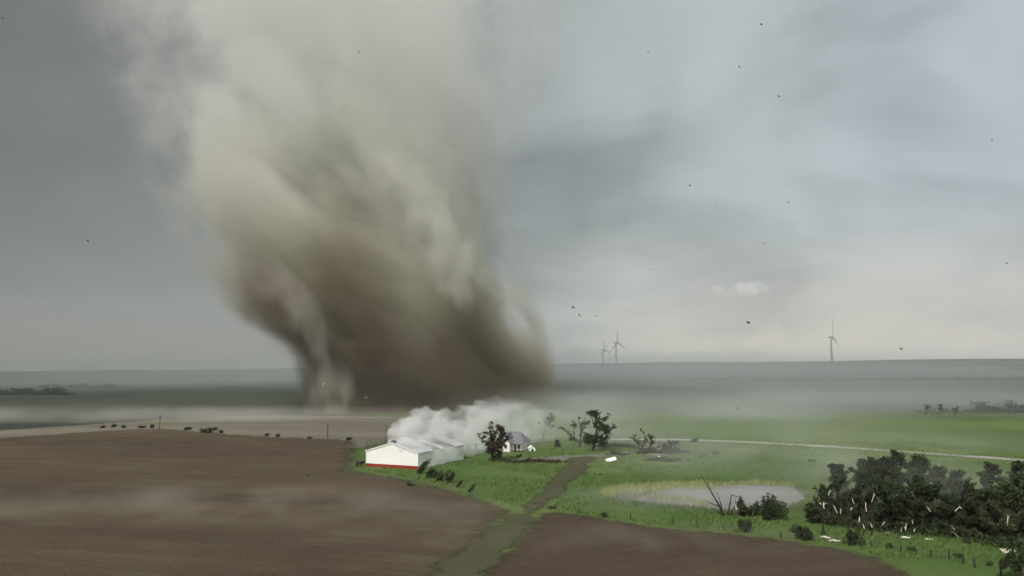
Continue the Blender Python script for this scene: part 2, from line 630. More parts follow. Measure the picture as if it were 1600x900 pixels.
def make_tree(seed, H, spread=.34, wind=(.25, 0, 0), leaves=2600, leaf=.38, bark='bark', leafm='leafdark', bole=.22,
              limbs=11, trunks=1, broken=0, tr=None, clump=.085, upright=.55, bare=0.0, name='tree'):
    """trunk with limbs as one mesh, crown of leaf sprays, pale torn limb stubs"""
    rd = random.Random(seed)
    rs = np.random.RandomState(seed)
    wd = Vector(wind)
    wood, torn = MB(), []
    tips = []
    tr = tr or H * .028
    for k in range(trunks):
        off = Vector((rd.uniform(-1, 1), rd.uniform(-1, 1), 0)) * (0 if trunks == 1 else H * .05)
        lean = Vector((rd.uniform(-.10, .10), rd.uniform(-.10, .10), 0)) * (1 if trunks == 1 else 2.2)
        TH = H * rd.uniform(.80, .9) * (1 if k == 0 else rd.uniform(.6, .95))
        pts, rad = [], []
        N = 8
        wob = Vector((0, 0, 0))
        for i in range(N + 1):
            t = i / N
            wob = wob + Vector((rd.uniform(-1, 1), rd.uniform(-1, 1), 0)) * H * .010
            pts.append(off + Vector((0, 0, -0.3 if i == 0 else TH * t)) + (lean * t + wd * t * t) * TH + wob)
            rad.append(tr * (1.25 - t) ** 1.1 * (1.35 if i == 0 else 1) + .02)
        wood.tube(pts, rad, 7)

        def pt(t):
            f = t * N
            i = min(int(f), N - 1)
            return pts[i].lerp(pts[i + 1], f - i)
        for j in range(limbs // trunks + 1):
            t = bole + (1 - bole) * ((j + rd.random() * .8) / (limbs // trunks + 1))
            az = j * 2.4 + rd.uniform(-.6, .6)
            L = H * spread * (1.15 - .65 * abs(t - .45) / .55) * rd.uniform(.65, 1.15)
            dr = Vector((math.cos(az), math.sin(az), upright * rd.uniform(.5, 1.5) + .3 * t)) + wd * 1.4
            dr.normalize()
            p = pt(t)
            lp, lr = [p.copy()], [tr * (.62 - .38 * t)]
            isb = rd.random() < bare
            for i in range(4):
                dr = (dr + Vector((rd.uniform(-.25, .25), rd.uniform(-.25, .25), rd.uniform(-.05, .25))) + wd * .25).normalized()
                p = p + dr * L / 4
                lp.append(p.copy())
                lr.append(lr[0] * (1 - .22 * (i + 1)) + .012)
            wood.tube(lp, lr, 5)
            tt = [(lp[2], .8), (lp[3], 1.0), (lp[4], 1.1)]
            for q in range(3):
                b0 = lp[rd.choice((1, 2, 3))]
                d2 = (dr + Vector((rd.uniform(-1, 1), rd.uniform(-1, 1), rd.uniform(-.3, .8))) + wd * .5).normalized()
                e1 = b0 + d2 * L * .25
                e2 = e1 + (d2 + Vector((rd.uniform(-.4, .4), rd.uniform(-.4, .4), .2))).normalized() * L * .22
                wood.tube([b0, e1, e2], [lr[2] * .6 + .01, lr[3] * .45 + .01, .012], 4, cap=False)
                tt += [(e1, .8), (e2, 1.0)]
            if not isb:
                tips += tt
            elif rd.random() < .4:
                tips.append((lp[4], .5))
        if bare < .9:
            tips += [(pt(.85), 1.0), (pt(1.0), 1.1)]
            if bare < .2:
                tips += [(pt(f_), .9) for f_ in (bole + .05, .3, .4, .5, .6, .7) if f_ > bole]
    for b in range(broken):
        az = rd.uniform(0, 6.28)
        p = Vector((rd.uniform(-.22, .22) * H, -H * rd.uniform(.12, .28), rd.uniform(.12, .75) * H))
        dr = Vector((rd.uniform(-.8, .8), rd.uniform(-.3, .1), rd.uniform(.2, 1.0))).normalized()
        L = H * rd.uniform(.06, .13)
        m = MB()
        r0 = max(.06, H * .008)
        m.tube([p - dr * L * .6, p, p + dr * L * .7, p + dr * L], [r0 * .9, r0, r0 * .6, r0 * .12], 5)
        m.tube([p + dr * L * .2, p + dr * L * .6 + Vector((r0 * 2, 0, 0)), p + dr * L * .8 + Vector((r0 * 4, 0, -r0))], [r0 * .5, r0 * .4, r0 * .1], 4)
        torn.append(m)
    tm = bpy.data.meshes.new(name + '_trunk')
    tm.from_pydata(wood.v, [], wood.f)
    tm.polygons.foreach_set('use_smooth', [True] * len(tm.polygons))
    tm.materials.append(M[bark])
    cm = None
    if leaves and tips:
        ws = np.array([w for _, w in tips])
        idx = rs.choice(len(tips), size=leaves, p=ws / ws.sum())
        base = np.array([tuple(p) for p, _ in tips])[idx]
        cs = (ws[idx] * H * clump)[:, None]
        o = rs.normal(size=(leaves, 3))
        o /= np.linalg.norm(o, axis=1)[:, None]
        o *= rs.uniform(0, 1, size=(leaves, 1)) ** .45
        o *= np.array([1.0, 1.0, .72])
        cent = base + o * cs + np.array(wind) * rs.uniform(0, 1, size=(leaves, 1)) * H * .09
        cent[:, 2] = np.maximum(cent[:, 2], .15)
        cm = mesh_quads(name + '_crown', leaf_quads(cent, leaf, rs, 1.7, tuple(wd * .9)))
        cm.materials.append(M[leafm])
    tms = []
    for m in torn:
        t_ = bpy.data.meshes.new('broken_limb')
        t_.from_pydata(m.v, [], m.f)
        t_.materials.append(M['splinter'])
        tms.append(t_)
    return tm, cm, tms


def plant_tree(meshes, name, loc, label, cat='tree', group=None, rz=0.0, sc=1.0):
    root = empty(name, loc, rz)
    root.scale = (sc, sc, sc)
    link('trunk', meshes[0], None, root)
    if meshes[1]:
        link('crown', meshes[1], None, root)
    for t in meshes[2]:
        link('broken_limb', t, None, root)
    return tag(root, label, cat, group)


def hpx(px, py, h):
    """metres for h photo pixels at the ground point under a pixel"""
    p = at(px, py)
    return p, h * p.y / F


def tree_at(px, py, hp, seed, label, name='tree', cat='tree', group=None, **kw):
    p, H = hpx(px, py, hp)
    m = make_tree(seed, H, **kw)
    return plant_tree(m, name, p, label, cat, group)


def bush_mesh(seed, Wd, Hd, leaves, leaf, leafm, wind=.3, lumps=5):
    rd, rs = random.Random(seed), np.random.RandomState(seed)
    lumps += 4
    cs = [(rd.uniform(-.42, .42) * Wd, rd.uniform(-.3, .3) * Wd, rd.uniform(.2, .72) * Hd, rd.uniform(.13, .34)) for _ in range(lumps)]
    idx = rs.randint(0, lumps, leaves)
    c = np.array([(a, b, z) for a, b, z, _ in cs])[idx]
    rr = np.array([r for *_, r in cs])[idx][:, None]
    o = rs.normal(size=(leaves, 3))
    o /= np.linalg.norm(o, axis=1)[:, None]
    o *= rs.uniform(0, 1, size=(leaves, 1)) ** .4 * rr
    o *= np.array([Wd * .8, Wd * .7, Hd * 1.25])
    cent = c + o
    cent[:, 2] = np.abs(cent[:, 2]) + .05
    cent[:, 0] += cent[:, 2] * wind
    me = mesh_quads('foliage', leaf_quads(cent, leaf, rs, 1.7, (wind, 0, .3)))
    me.materials.append(M[leafm])
    st = MB()
    for k in range(5):
        a = rd.uniform(0, 6.28)
        e = Vector((math.cos(a) * Wd * .28 + Hd * wind * .6, math.sin(a) * Wd * .25, Hd * rd.uniform(.55, .95)))
        st.tube([(0, 0, -.1), e * .5 + Vector((0, 0, .08 * Hd)), e], [.05 + Hd * .012, .035, .012], 4)
    sm = bpy.data.meshes.new('stems')
    sm.from_pydata(st.v, [], st.f)
    sm.materials.append(M['bark'])
    return me, sm


def bush_at(px, py, wp, hp, seed, label, leafm='leafdark', name='bush', cat='bush', group=None, leaves=500, wind=.3, lumps=5, leaf=None):
    p, Hd = hpx(px, py, hp)
    Wd = wp * p.y / F
    fm, sm = bush_mesh(seed, Wd, Hd, leaves, leaf or max(.16, p.y * .0013), leafm, wind, lumps)
    root = empty(name, p)
    link('foliage', fm, None, root)
    link('stems', sm, None, root)
    return tag(root, label, cat, group)


# ------------------------------------------------------------------ barn
bl, br = at(572, 728.5), at(653, 733.5)
gx = (br - bl)
BW = gx.length
gx.normalize()
barn = empty('barn', bl, math.atan2(gx.y, gx.x))
tag(barn, 'white metal barn with red base band, smoke pouring off its roof', 'barn')
BL, EH, RH = 26.0, 4.3, 6.7
w = MB()
w.prism([(0, 0, 0.85), (BW, 0, 0.85), (BW, 0, EH), (BW / 2, 0, RH), (0, 0, EH)], (0, .2, 0))
w.build('gable_wall', M['white'], barn)
w = MB().prism([(0, BL - .2, 0), (BW, BL - .2, 0), (BW, BL - .2, EH), (BW / 2, BL - .2, RH), (0, BL - .2, EH)], (0, .2, 0))
w.build('gable_wall', M['white'], barn)
for x0, x1 in ((0, .2), (BW - .2, BW)):
    MB().box(x0, x1, .203, BL - .203, .85, EH - .05).build('side_wall', M['white'], barn)
    MB().box(x0 - .02, x1 + .02, .203, BL - .203, 0, .848).build('base_band', M['red'] if x0 == 0 else M['white'], barn)
MB().box(-.03, BW + .03, -.03, .2, 0, .847).build('red_base_band', M['red'], barn)
for i in range(17):
    x = BW * (i + .5) / 17
    zt_ = EH + (RH - EH) * (1 - abs(x - BW / 2) / (BW / 2)) - .12
    MB().box(x - .05, x + .05, -.045, -.002, .86, zt_).build('siding_rib', M['white'], barn)
for x in (-.06, BW - .12):
    MB().box(x, x + .18, -.07, .1, .85, EH - .1).build('corner_trim', M['trim'], barn)
sl = math.atan2(RH - EH, BW / 2)
for sgn in (-1, 1):
    q0 = Vector((BW / 2, -.2, RH + .06))
    q1 = Vector((BW / 2 + sgn * (BW / 2 + .3), -.2, EH + .06 - .4 * math.tan(sl)))
    MB().prism([q0, q1, q1 - Vector((0, 0, .3)), q0 - Vector((0, 0, .3))], (0, .06, 0)).build('fascia', M['trim'], barn)
    n_p = 13
    for i in range(n_p):
        y0 = -.13 + i * (BL + .7) / n_p
        y1 = y0 + (BL + .7) / n_p - .03
        if sgn > 0 and i in (4, 5, 7, 8, 9):
            continue
        if sgn < 0 and i in (6, 7):
            continue
        a, b = q0.copy(), q1.copy()
        a.y = b.y = y0
        t = Vector((0, 0, .08))
        MB().prism([a, b, b + t, a + t], (0, y1 - y0, 0)).build('roof_panel', M['roofmetal'], barn)
for i in range(9):
    y = 1.5 + i * (BL - 3) / 8
    m = MB()
    for a, b in (((.3, y, EH - .1), (BW / 2, y, RH - .1)), ((BW - .3, y, EH - .1), (BW / 2, y, RH - .1)), ((.3, y, EH - .1), (BW - .3, y, EH - .1))):
        m.tube([a, b], [.09, .09], 4)
    m.build('roof_truss', M['timber'], barn)
m = MB().box(BW / 2 - .45, BW / 2 + .55, .1, 1.3, RH + .02, RH + .42)
m.prism([(BW / 2 - .7, 0, RH + .42), (BW / 2 + .8, 0, RH + .42), (BW / 2 + .05, 0, RH + .75)], (0, 1.4, 0))
m.build('roof_vent', M['shingle'], barn)

# low grey lean-to wall running on behind the barn
p0, p1 = at(676, 726), at(703, 716)
v = p1 - p0
ld = empty('stock_pen', p0, math.atan2(v.y, v.x))
tag(ld, 'low grey board pen beside the white barn', 'pen')
L = v.length
for i in range(8):
    MB().box(i * L / 7 - .06, i * L / 7 + .06, -.06, .06, 0, 1.5).build('post', M['post'], ld)
for k in range(4):
    MB().box(0, L, -.10, -.062, .25 + k * .33, .5 + k * .33).build('board', M['post'], ld)

# ------------------------------------------------------------------ farmhouse
hp_ = at(792, 706)
house = empty('farmhouse', hp_, R(-24))
house.scale = (.82, .82, .86)
tag(house, 'small white farmhouse with dark grey roof behind brown tree', 'house')


def window(parent, x, z, wd, hg, y, side='y'):
    f = MB()
    t = .09
    for bx in ((x - wd / 2 - t, x - wd / 2, z, z + hg), (x + wd / 2, x + wd / 2 + t, z, z + hg), (x - wd / 2 - t, x + wd / 2 + t, z - t, z), (x - wd / 2 - t, x + wd / 2 + t, z + hg, z + hg + t)):
        if side == 'y':
            f.box(bx[0], bx[1], y - .06, y + .02, bx[2], bx[3])
        else:
            f.box(y - .02, y + .06, bx[0], bx[1], bx[2], bx[3])
    fo = f.build('window', M['trim'], parent)
    g = MB()
    if side == 'y':
        g.box(x - wd / 2, x + wd / 2, y - .02, y + .015, z, z + hg)
    else:
        g.box(y - .015, y + .02, x - wd / 2, x + wd / 2, z, z + hg)
    g.build('pane', M['glass'], fo)


# gable-fronted wing towards the camera, main block behind with hipped roof
wx0, wx1, wd_, eh, rh = -3.6, 1.2, 4.2, 3.3, 5.6
MB().prism([(wx0, 0, 0), (wx1, 0, 0), (wx1, 0, eh), ((wx0 + wx1) / 2, 0, rh), (wx0, 0, eh)], (0, wd_, 0)).build('wing_wall', M['siding'], house)
window(house, (wx0 + wx1) / 2 + .7, 1.15, 1.1, 1.5, -.0)
window(house, (wx0 + wx1) / 2 - 1.3, 1.15, .8, 1.4, -.0)
mx0, mx1, my0, my1 = -6.2, 5.0, wd_ + .003, wd_ + 7.2
MB().box(mx0, mx1, my0, my1, 0, eh).build('main_wall', M['siding'], house)
window(house, 3.2, 1.0, 1.0, 1.4, my0)
window(house, my0 + 2, 1.1, .9, 1.4, mx1, 'x')
window(house, my0 + 5, 1.1, .9, 1.4, mx1, 'x')
d_ = MB().box(1.55, 2.45, my0 - .05, my0 + .02, 0, 2.1).build('door', M['brickch'], house)
MB().box(2.28, 2.36, my0 - .1, my0 - .05, 1.0, 1.1).build('handle', M['wire'], d_)
o_ = .45
xm = (wx0 + wx1) / 2
sl2 = (rh - eh) / ((wx1 - wx0) / 2)
for s_ in (-1, 1):
    e = xm + s_ * ((wx1 - wx0) / 2 + o_)
    a, b = Vector((xm, -.35, rh + .05)), Vector((e, -.35, eh + .05 - o_ * sl2))
    MB().prism([a, b, b + Vector((0, 0, .14)), a + Vector((0, 0, .14))], (0, wd_ + 3.4, 0)).build('wing_roof', M['shingle'], house)
A = [Vector((mx0 - o_, my0 - o_, eh)), Vector((mx1 + o_, my0 - o_, eh)), Vector((mx1 + o_, my1 + o_, eh)), Vector((mx0 - o_, my1 + o_, eh))]
ym = (my0 + my1) / 2
Rg = [Vector((mx0 + 2.6, ym, 7.0)), Vector((mx1 - 2.6, ym, 7.0))]
m = MB()
vs = A + Rg + [p - Vector((0, 0, .14)) for p in A]
m.add(vs, [(0, 1, 5, 4), (1, 2, 5), (2, 3, 4, 5), (3, 0, 4), (0, 6, 7, 1), (1, 7, 8, 2), (2, 8, 9, 3), (3, 9, 6, 0), (6, 9, 8, 7)])
m.build('main_roof', M['shingle'], house)
# porch at the near right corner
MB().box(1.25, 5.4, my0 - 2.2, my0 - .06, 0, .35).build('porch_floor', M['post'], house)
for x in (1.7, 3.4, 5.1):
    MB().box(x - .09, x + .09, my0 - 2.1, my0 - 1.9, .35, 2.75).build('porch_post', M['trim'], house)
MB().prism([(1.25, my0 - 2.45, 2.75), (1.25, my0 - .05, 3.35), (1.25, my0 - .05, 3.5), (1.25, my0 - 2.45, 2.9)], (4.5, 0, 0)).build('porch_roof', M['shingle'], house)

# shed beside the house, half hidden in smoke
sp = at(744, 702)
sh = empty('garden_shed', sp, R(-20))
tag(sh, 'small pale shed half lost in smoke behind the brown tree', 'shed')
MB().prism([(-2, 0, 0), (2, 0, 0), (2, 0, 2.3), (0, 0, 3.2), (-2, 0, 2.3)], (0, 3, 0)).build('wall', M['siding'], sh)
for s_ in (-1, 1):
    a, b = Vector((0, -.2, 3.25)), Vector((s_ * 2.3, -.2, 2.2))
    MB().prism([a, b, b + Vector((0, 0, .1)), a + Vector((0, 0, .1))], (0, 3.4, 0)).build('roof', M['shingle'], sh)
MB().box(-.5, .5, -.05, .02, 0, 1.9).build('door', M['post'], sh)

# little white hut with dark opening
kp = at(832, 705)
kn = empty('doghouse', kp, R(15))
tag(kn, 'tiny white gabled hut with dark doorway on the lawn beside the farmhouse', 'hut')
MB().prism([(-.95, 0, 0), (.95, 0, 0), (.95, 0, .95), (0, 0, 1.6), (-.95, 0, .95)], (0, 1.8, 0)).build('wall', M['white'], kn)
for s_ in (-1, 1):
    a, b = Vector((0, -.2, 1.66)), Vector((s_ * 1.2, -.2, .82))
    MB().prism([a, b, b + Vector((0, 0, .1)), a + Vector((0, 0, .1))], (0, 2.2, 0)).build('roof', M['shingle'] if s_ > 0 else M['white'], kn)
MB().prism([(-.4, -.03, .02), (.4, -.03, .02), (.4, -.03, .55), (.2, -.03, .78), (-.2, -.03, .78), (-.4, -.03, .55)], (0, .05, 0)).build('doorway', M['glass'], kn)  # dark panel painted in for the shade inside the hut

# torn white sheet metal slab on the pasture
wp_ = at(956, 721)
sb = MB()
Lx, Hz = 3.1, 1.15
for i in range(10):
    x0, x1 = -Lx / 2 + i * Lx / 10, -Lx / 2 + (i + 1) * Lx / 10 - .006
    yo = .04 * (i % 2) + .03 * math.sin(i * .7)
    sb.box(x0, x1, yo, yo + .07, 0, Hz)
slab = sb.build('metal_slab', M['white'])
slab.location = wp_ + Vector((0, 0, .12))
slab.rotation_euler = (R(-38), R(-13), R(12))
tag(slab, 'white ribbed slab of torn sheet metal tilted on the green pasture', 'metal sheet')
sc_ = at(1030, 716)
for i, (dx_, rz_) in enumerate(((0, .3), (1.0, 1.4))):
    o = MB().prism([(-.4, 0, 0), (.35, 0, .05), (.5, 0, .6), (.05, 0, .85), (-.3, 0, .5)], (0, .06, 0)).build('metal_scrap', M['scrapwhite'])
    o.location = sc_ + Vector((dx_, 0, .02))
    o.rotation_euler = (R(-25), 0, rz_)
    tag(o, 'small white scrap of sheet metal lying before the wrecked trees', 'scrap', 'white scraps on the pasture')

# ------------------------------------------------------------------ trees around the farmyard
WL = (.28, .05, 0)
tree_at(768, 720, 54, 11, 'brown wind-torn tree standing in front of the white farmhouse', trunks=2, leaves=2300, leaf=.40, leafm='leafbrown', spread=.46, wind=(.16, 0, 0), bole=.08, clump=.078, limbs=15)
tree_at(848, 687, 42, 12, 'thin pale tree bent over by the wind, alone behind the farmhouse', leaves=420, leaf=.34, leafm='leafpale', bark='barkpale', spread=.26, wind=(.34, 0, 0), bole=.45, tr=.16, clump=.085, limbs=9)


def drawn_tree(px, py, seed, limbs_, label, leafm='leafdark', lsize=.36, torn=()):
    """tree whose main limbs are laid out by hand: each limb = [(dx, dz, r) ...] in photo pixels about the foot, leaf weight"""
    p = at(px, py)
    k = p.y / F
    rd, rs_ = random.Random(seed), np.random.RandomState(seed)
    root = empty('tree', p)
    tag(root, label, 'tree')
    wood, cents = MB(), []
    for path, wt, sprd in limbs_:
        yy = 0.0
        P_ = []
        for dx_, dz_, r_ in path:
            yy += rd.uniform(-.5, .5)
            P_.append((Vector((dx_ * k, yy, dz_ * k)), r_))
        wood.tube([q_ for q_, r_ in P_], [r_ for q_, r_ in P_], 6)
        for i in range(len(P_) - 1):
            (a_, ra), (b_, rb) = P_[i], P_[i + 1]
            if i == 0 and len(P_) > 2:
                continue
            for j in range(3):
                f = rd.random()
                c = a_.lerp(b_, f)
                e = c + Vector((rd.uniform(-1, 1.3), rd.uniform(-1, 1), rd.uniform(-.3, 1.1))).normalized() * rd.uniform(.6, 1.6)
                wood.tube([c, c.lerp(e, .5) + Vector((0, 0, .1)), e], [max(.03, rb * .5), .03, .012], 4, cap=False)
                if wt:
                    for q_ in (c, e):
                        n_l = int(wt * rd.uniform(.4, 1.6))
                        o = rs_.normal(size=(n_l, 3)) * np.array([sprd, sprd, sprd * .6]) * rd.uniform(.5, 1.2)
                        cents.append(np.array(tuple(q_)) + o + np.array([.25, 0, 0]) * rs_.uniform(0, 1, (n_l, 1)))
    wood.build('trunk', M['bark'], root, True)
    cm = mesh_quads('crown', leaf_quads(np.concatenate(cents), lsize, rs_, 1.8, (.3, 0, 0)))
    link('crown', cm, M[leafm], root)
    for x_, z_ in torn:
        MB().tube([(x_ * k, -.3, z_ * k), ((x_ - 1.5) * k, -.35, (z_ + 3.5) * k), ((x_ - 1.2) * k, -.3, (z_ + 5) * k)], [.10, .10, .02], 5).build('broken_limb', M['splinter'], root)


drawn_tree(906, 698, 301, [
    ([(0, -2, .30), (1, 14, .26), (2, 28, .2), (-2, 44, .09)], 5, .35), ([(1, 12, .22), (5, 30, .16), (8, 45, .07)], 7, .4),
    ([(0, 8, .22), (-10, 14, .17), (-19, 21, .12), (-27, 29, .06)], 9, .45), ([(-8, 13, .14), (-9, 24, .1), (-7, 35, .05)], 22, .5),
    ([(2, 20, .16), (9, 32, .10), (14, 38, .05)], 6, .35), ([(0, 6, .2), (-7, 8, .12), (-13, 13, .06)], 26, .6), ([(1, 6, .2), (8, 10, .12), (11, 14, .06)], 26, .6)],
    'shattered tree with bare spreading limbs and few leaves beside the dense tree', torn=((-25, 27), (-3, 42), (13, 20)))
drawn_tree(927, 705, 302, [
    ([(0, -2, .42), (2, 14, .38), (6, 32, .26), (4, 50, .14), (1, 60, .05)], 40, .75), ([(2, 12, .3), (12, 18, .2), (20, 20, .1)], 34, .7),
    ([(4, 20, .25), (16, 26, .17), (26, 33, .10), (33, 40, .05)], 13, .42), ([(4, 16, .2), (-5, 20, .14), (-9, 26, .07)], 30, .65),
    ([(5, 32, .2), (13, 44, .12), (21, 53, .05)], 16, .45), ([(5, 38, .16), (-1, 48, .1), (-2, 57, .04)], 12, .4), ([(4, 24, .2), (10, 30, .12), (15, 38, .06)], 42, .75),
    ([(2, 10, .25), (-8, 14, .14), (-11, 17, .07)], 34, .7), ([(3, 14, .2), (10, 12, .14), (22, 13, .07)], 30, .6), ([(5, 34, .16), (12, 34, .1), (17, 36, .05)], 26, .5)],
    'tall dense dark tree with ragged top and one long arm at the track head', lsize=.38, torn=((29, 36), (-8, 30)))
drawn_tree(1002, 703, 303, [
    ([(0, -2, .24), (3, 10, .2), (6, 20, .08)], 3, .3), ([(1, 6, .18), (-8, 14, .12), (-14, 17, .06)], 11, .4), ([(5, 5, .18), (8, 14, .14), (4, 24, .09), (1, 30, .05)], 4, .3),
    ([(6, 12, .14), (13, 18, .1), (17, 22, .05)], 11, .4), ([(9, -1, .2), (15, 8, .13), (17, 14, .06)], 16, .5), ([(-3, -1, .18), (-5, 10, .1), (-8, 18, .05)], 10, .4), ([(14, -1, .14), (24, 5, .09), (30, 6, .04)], 8, .4)],
    'stripped broken tree with forked limbs standing in a heap of debris', torn=((3, 22), (-12, 12), (12, 14)))
tree_at(708, 684, 43, 16, 'bent treetop rising out of the white smoke behind the barn', leaves=1300, leaf=.42, spread=.28, wind=(.42, 0, 0), bole=.4, limbs=11, tr=.28)
tree_at(676, 684, 27, 17, 'small dark treetop just above the smoke over the barn roof', leaves=600, leaf=.42, spread=.30, wind=(.3, 0, 0), bole=.4, limbs=8, tr=.2)
bush_at(871, 699, 9, 12, 21, 'round dark bush on the lawn between the hut and the shattered tree', leaves=420, wind=.05)
bush_at(820, 698, 8, 6, 22, 'low bush against the farmhouse porch', leaves=240, wind=.1)
bush_at(811, 716, 7, 7, 23, 'small ragged bush on the lawn in front of the hut', leaves=200, wind=.1)
# windswept bushes along the barn corner
for i, (px, py, wp, hp, lb) in enumerate([
        (655, 740, 11, 20, 'tall windswept bush at the corner of the white barn'),
        (672, 747, 15, 17, 'windswept bush, second from the barn corner'),
        (688, 751, 18, 15, 'broad windswept bush, third from the barn corner'),
        (698, 755, 13, 18, 'windswept bush at the far end of the row from the barn'),
        (715, 762, 6, 11, 'small lone shrub below the row of windswept bushes'),
        (733, 770, 6, 13, 'thin lone shrub at the edge of the ploughed field')]):
    bush_at(px, py, wp, hp, 30 + i, lb, leaves=560 if wp > 8 else 220, wind=.55, leafm='leafdark', group='windswept bushes by the barn')
bush_at(562, 729, 12, 10, 37, 'low brown weed clump against the far corner of the barn', leafm='leafbrown', leaves=220, wind=.2)


def brush_at(px, py, wp, hp, seed, label, leafm='leafbrown', leaves=700):
    """long low heap of fallen branches and leaves"""
    p, Hd = hpx(px, py, hp)
    Wd = wp * p.y / F
    rs, rd = np.random.RandomState(seed), random.Random(seed)
    uu = np.clip(rs.normal(0, .27, leaves), -.62, .62)
    cent = np.stack([uu * Wd, rs.normal(0, 1.3, leaves) + np.sin(uu * 9 + seed), np.abs(rs.normal(0, .42, leaves)) * Hd], 1)
    lm = np.array([.75 + 1.3 * mnoise.noise(Vector((x_ * .35, seed, 0))) for x_ in cent[:, 0]])
    cent[:, 2] *= np.clip(lm, .12, 1.6) * (1 - np.abs(uu) * 1.1)
    cent[:, 2] += .05
    fm = mesh_quads('foliage', leaf_quads(cent, .36, rs, 1.6))
    fm.materials.append(M[leafm])
    root = empty('brush_pile', p)
    link('foliage', fm, None, root)
    for k in range(int(8 + Wd * .5)):
        m = MB()
        a = Vector((rd.uniform(-.42, .42) * Wd, rd.uniform(-.9, .9), rd.uniform(.05, .4)))
        b = a + Vector((rd.uniform(-1.6, 1.6), rd.uniform(-.6, .6), rd.uniform(0, 1.0) * Hd))
        m.tube([a, a.lerp(b, .5) + Vector((0, 0, .1)), b], [.09, .06, .02], 4)
        m.build('branch', M['bark'], root)
    return tag(root, label, 'brush pile')


brush_at(834, 722, 100, 5, 51, 'long low strip of torn branches across the lawn below the hut')
brush_at(960, 698, 62, 9, 52, 'dark heap of fallen branches behind the dense tree', 'leafdark', 1000)
brush_at(965, 710, 30, 5, 53, 'short strip of branches beside the head of the dirt track', 'leafdark', 300)
brush_at(1036, 708, 66, 16, 54, 'wide wrecked heap of trees and debris on the farmyard', 'leafbrown', 1900)
brush_at(1040, 720, 55, 7, 55, 'dark leafy debris strewn along the front of the farmyard heap', 'leafdark', 800)
bush_at(1052, 697, 14, 10, 56, 'bush beside the gravel road at the farmyard', leaves=300, wind=.2)
bush_at(1084, 691, 9, 6, 57, 'small bush beside the gravel road past the farmyard', leaves=200)
for i, (px, py) in enumerate(((1118, 710), (1098, 715), (1268, 722), (640, 760))):
    bush_at(px, py, 11, 5, 60 + i, ['dim tuft of brush in the pasture beyond the farmyard heap', 'tuft of brush next to the farmyard heap', 'faint tuft of brush in the pasture below the gravel road', 'tuft of weeds in the soil below the barn'][i], leafm='leafmid', leaves=200)

# ridge bushes and poles
ORD = ['first', 'second', 'third', 'fourth', 'fifth', 'sixth', 'seventh', 'eighth', 'ninth', 'tenth', 'eleventh', 'twelfth']
for i, (px, py, wp, hp) in enumerate([(160, 669, 7, 5), (177, 668, 7, 8), (192, 669, 8, 5), (220, 669, 14, 5), (237, 669, 8, 7), (292, 672, 13, 7), (345, 677, 8, 6),
                                      (416, 682, 6, 7), (433, 683, 6, 6), (483, 686, 8, 5), (545, 688, 9, 5), (606, 688, 12, 6)]):
    bush_at(px, py, wp * .8, hp * .75, 70 + i, ORD[i] + ' small dark bush along the field crest, counted from the dark rain side', leaves=150, leaf=.45, wind=.4, group='bushes along the field crest')
bush_at(322, 676, 24, 8, 90, 'widest dark thicket on the crest of the ploughed field', leaves=420, leaf=.5, wind=.35, lumps=7)


def pole_at(px, py, hp, label, lean):
    p, H = hpx(px, py, hp)
    root = empty('utility_pole', p)
    root.rotation_euler = (0, lean, 0)
    MB().tube([(0, 0, -.4), (0, 0, H)], [.17, .11], 7).build('pole', M['post'], root)
    MB().box(-.75, .75, -.06, .06, H - .7, H - .55).build('crossarm', M['post'], root)
    for x in (-.65, 0.35, .65):
        MB().tube([(x, 0, H - .55), (x, 0, H - .32)], [.05, .03], 5).build('insulator', M['trim'], root)
    tag(root, label, 'pole', 'utility poles along the field edge')


pole_at(249, 671, 22, 'thin utility pole on the crest of the ploughed field, farthest from the barn', R(2))
pole_at(512, 686, 25, 'utility pole between the crest bushes and the barn', R(-1))
pole_at(603, 690, 27, 'utility pole standing just behind the white barn', R(0))

# ------------------------------------------------------------------ grove of battered trees
GR = 'battered trees in the grove'
grove = [  # px, py, height px, kind, label
    (1395, 782, 76, 'tall', 'tall pointed dark tree at the back of the grove, highest of the dim row'),
    (1345, 778, 58, 'round', 'dim rounded tree in the back row beside the tall pointed tree'),
    (1308, 776, 46, 'round', 'dim low tree at the open end of the grove back row'),
    (1372, 778, 60, 'round', 'dim tree tucked against the tall pointed tree'),
    (1432, 780, 64, 'round', 'dim broad tree next after the tall pointed tree in the back row'),
    (1466, 780, 50, 'round', 'dim sloping tree in the middle of the grove back row'),
    (1500, 784, 44, 'round', 'dim low tree in the gap of the grove back row'),
    (1545, 790, 66, 'tall', 'dim upright tree standing apart past the gap in the back row'),
    (1590, 792, 70, 'round', 'dim tree at the picture edge in the grove back row'),
    (1268, 818, 26, 'low', 'low dark hedge-like tree beside the pond end of the grove'),
    (1296, 820, 76, 'sparse', 'sparse many-stemmed tree with torn white tips at the near end of the grove'),
    (1322, 820, 60, 'sparse', 'sparse tree with round leaf tufts next to the many-stemmed tree'),
    (1352, 824, 74, 'sparse', 'thin ragged tree with upright twigs above the white splinters'),
    (1384, 828, 70, 'dark', 'dark bushy tree in front of the tall pointed tree'),
    (1412, 832, 56, 'dark', 'dark squat tree between two taller trees in the grove front'),
    (1442, 834, 84, 'dark', 'largest domed dark tree with hanging branches in the grove front'),
    (1478, 836, 58, 'dark', 'dark tree right after the domed tree'),
    (1502, 838, 82, 'sparse', 'tall stripped tree with long white split trunk in the grove'),
    (1532, 842, 72, 'dark', 'dark leafy tree past the split white trunk'),
    (1562, 848, 88, 'mid', 'green leafy tree near the picture edge in the grove'),
    (1594, 852, 104, 'mid', 'tallest green tree at the picture edge of the grove'),
]
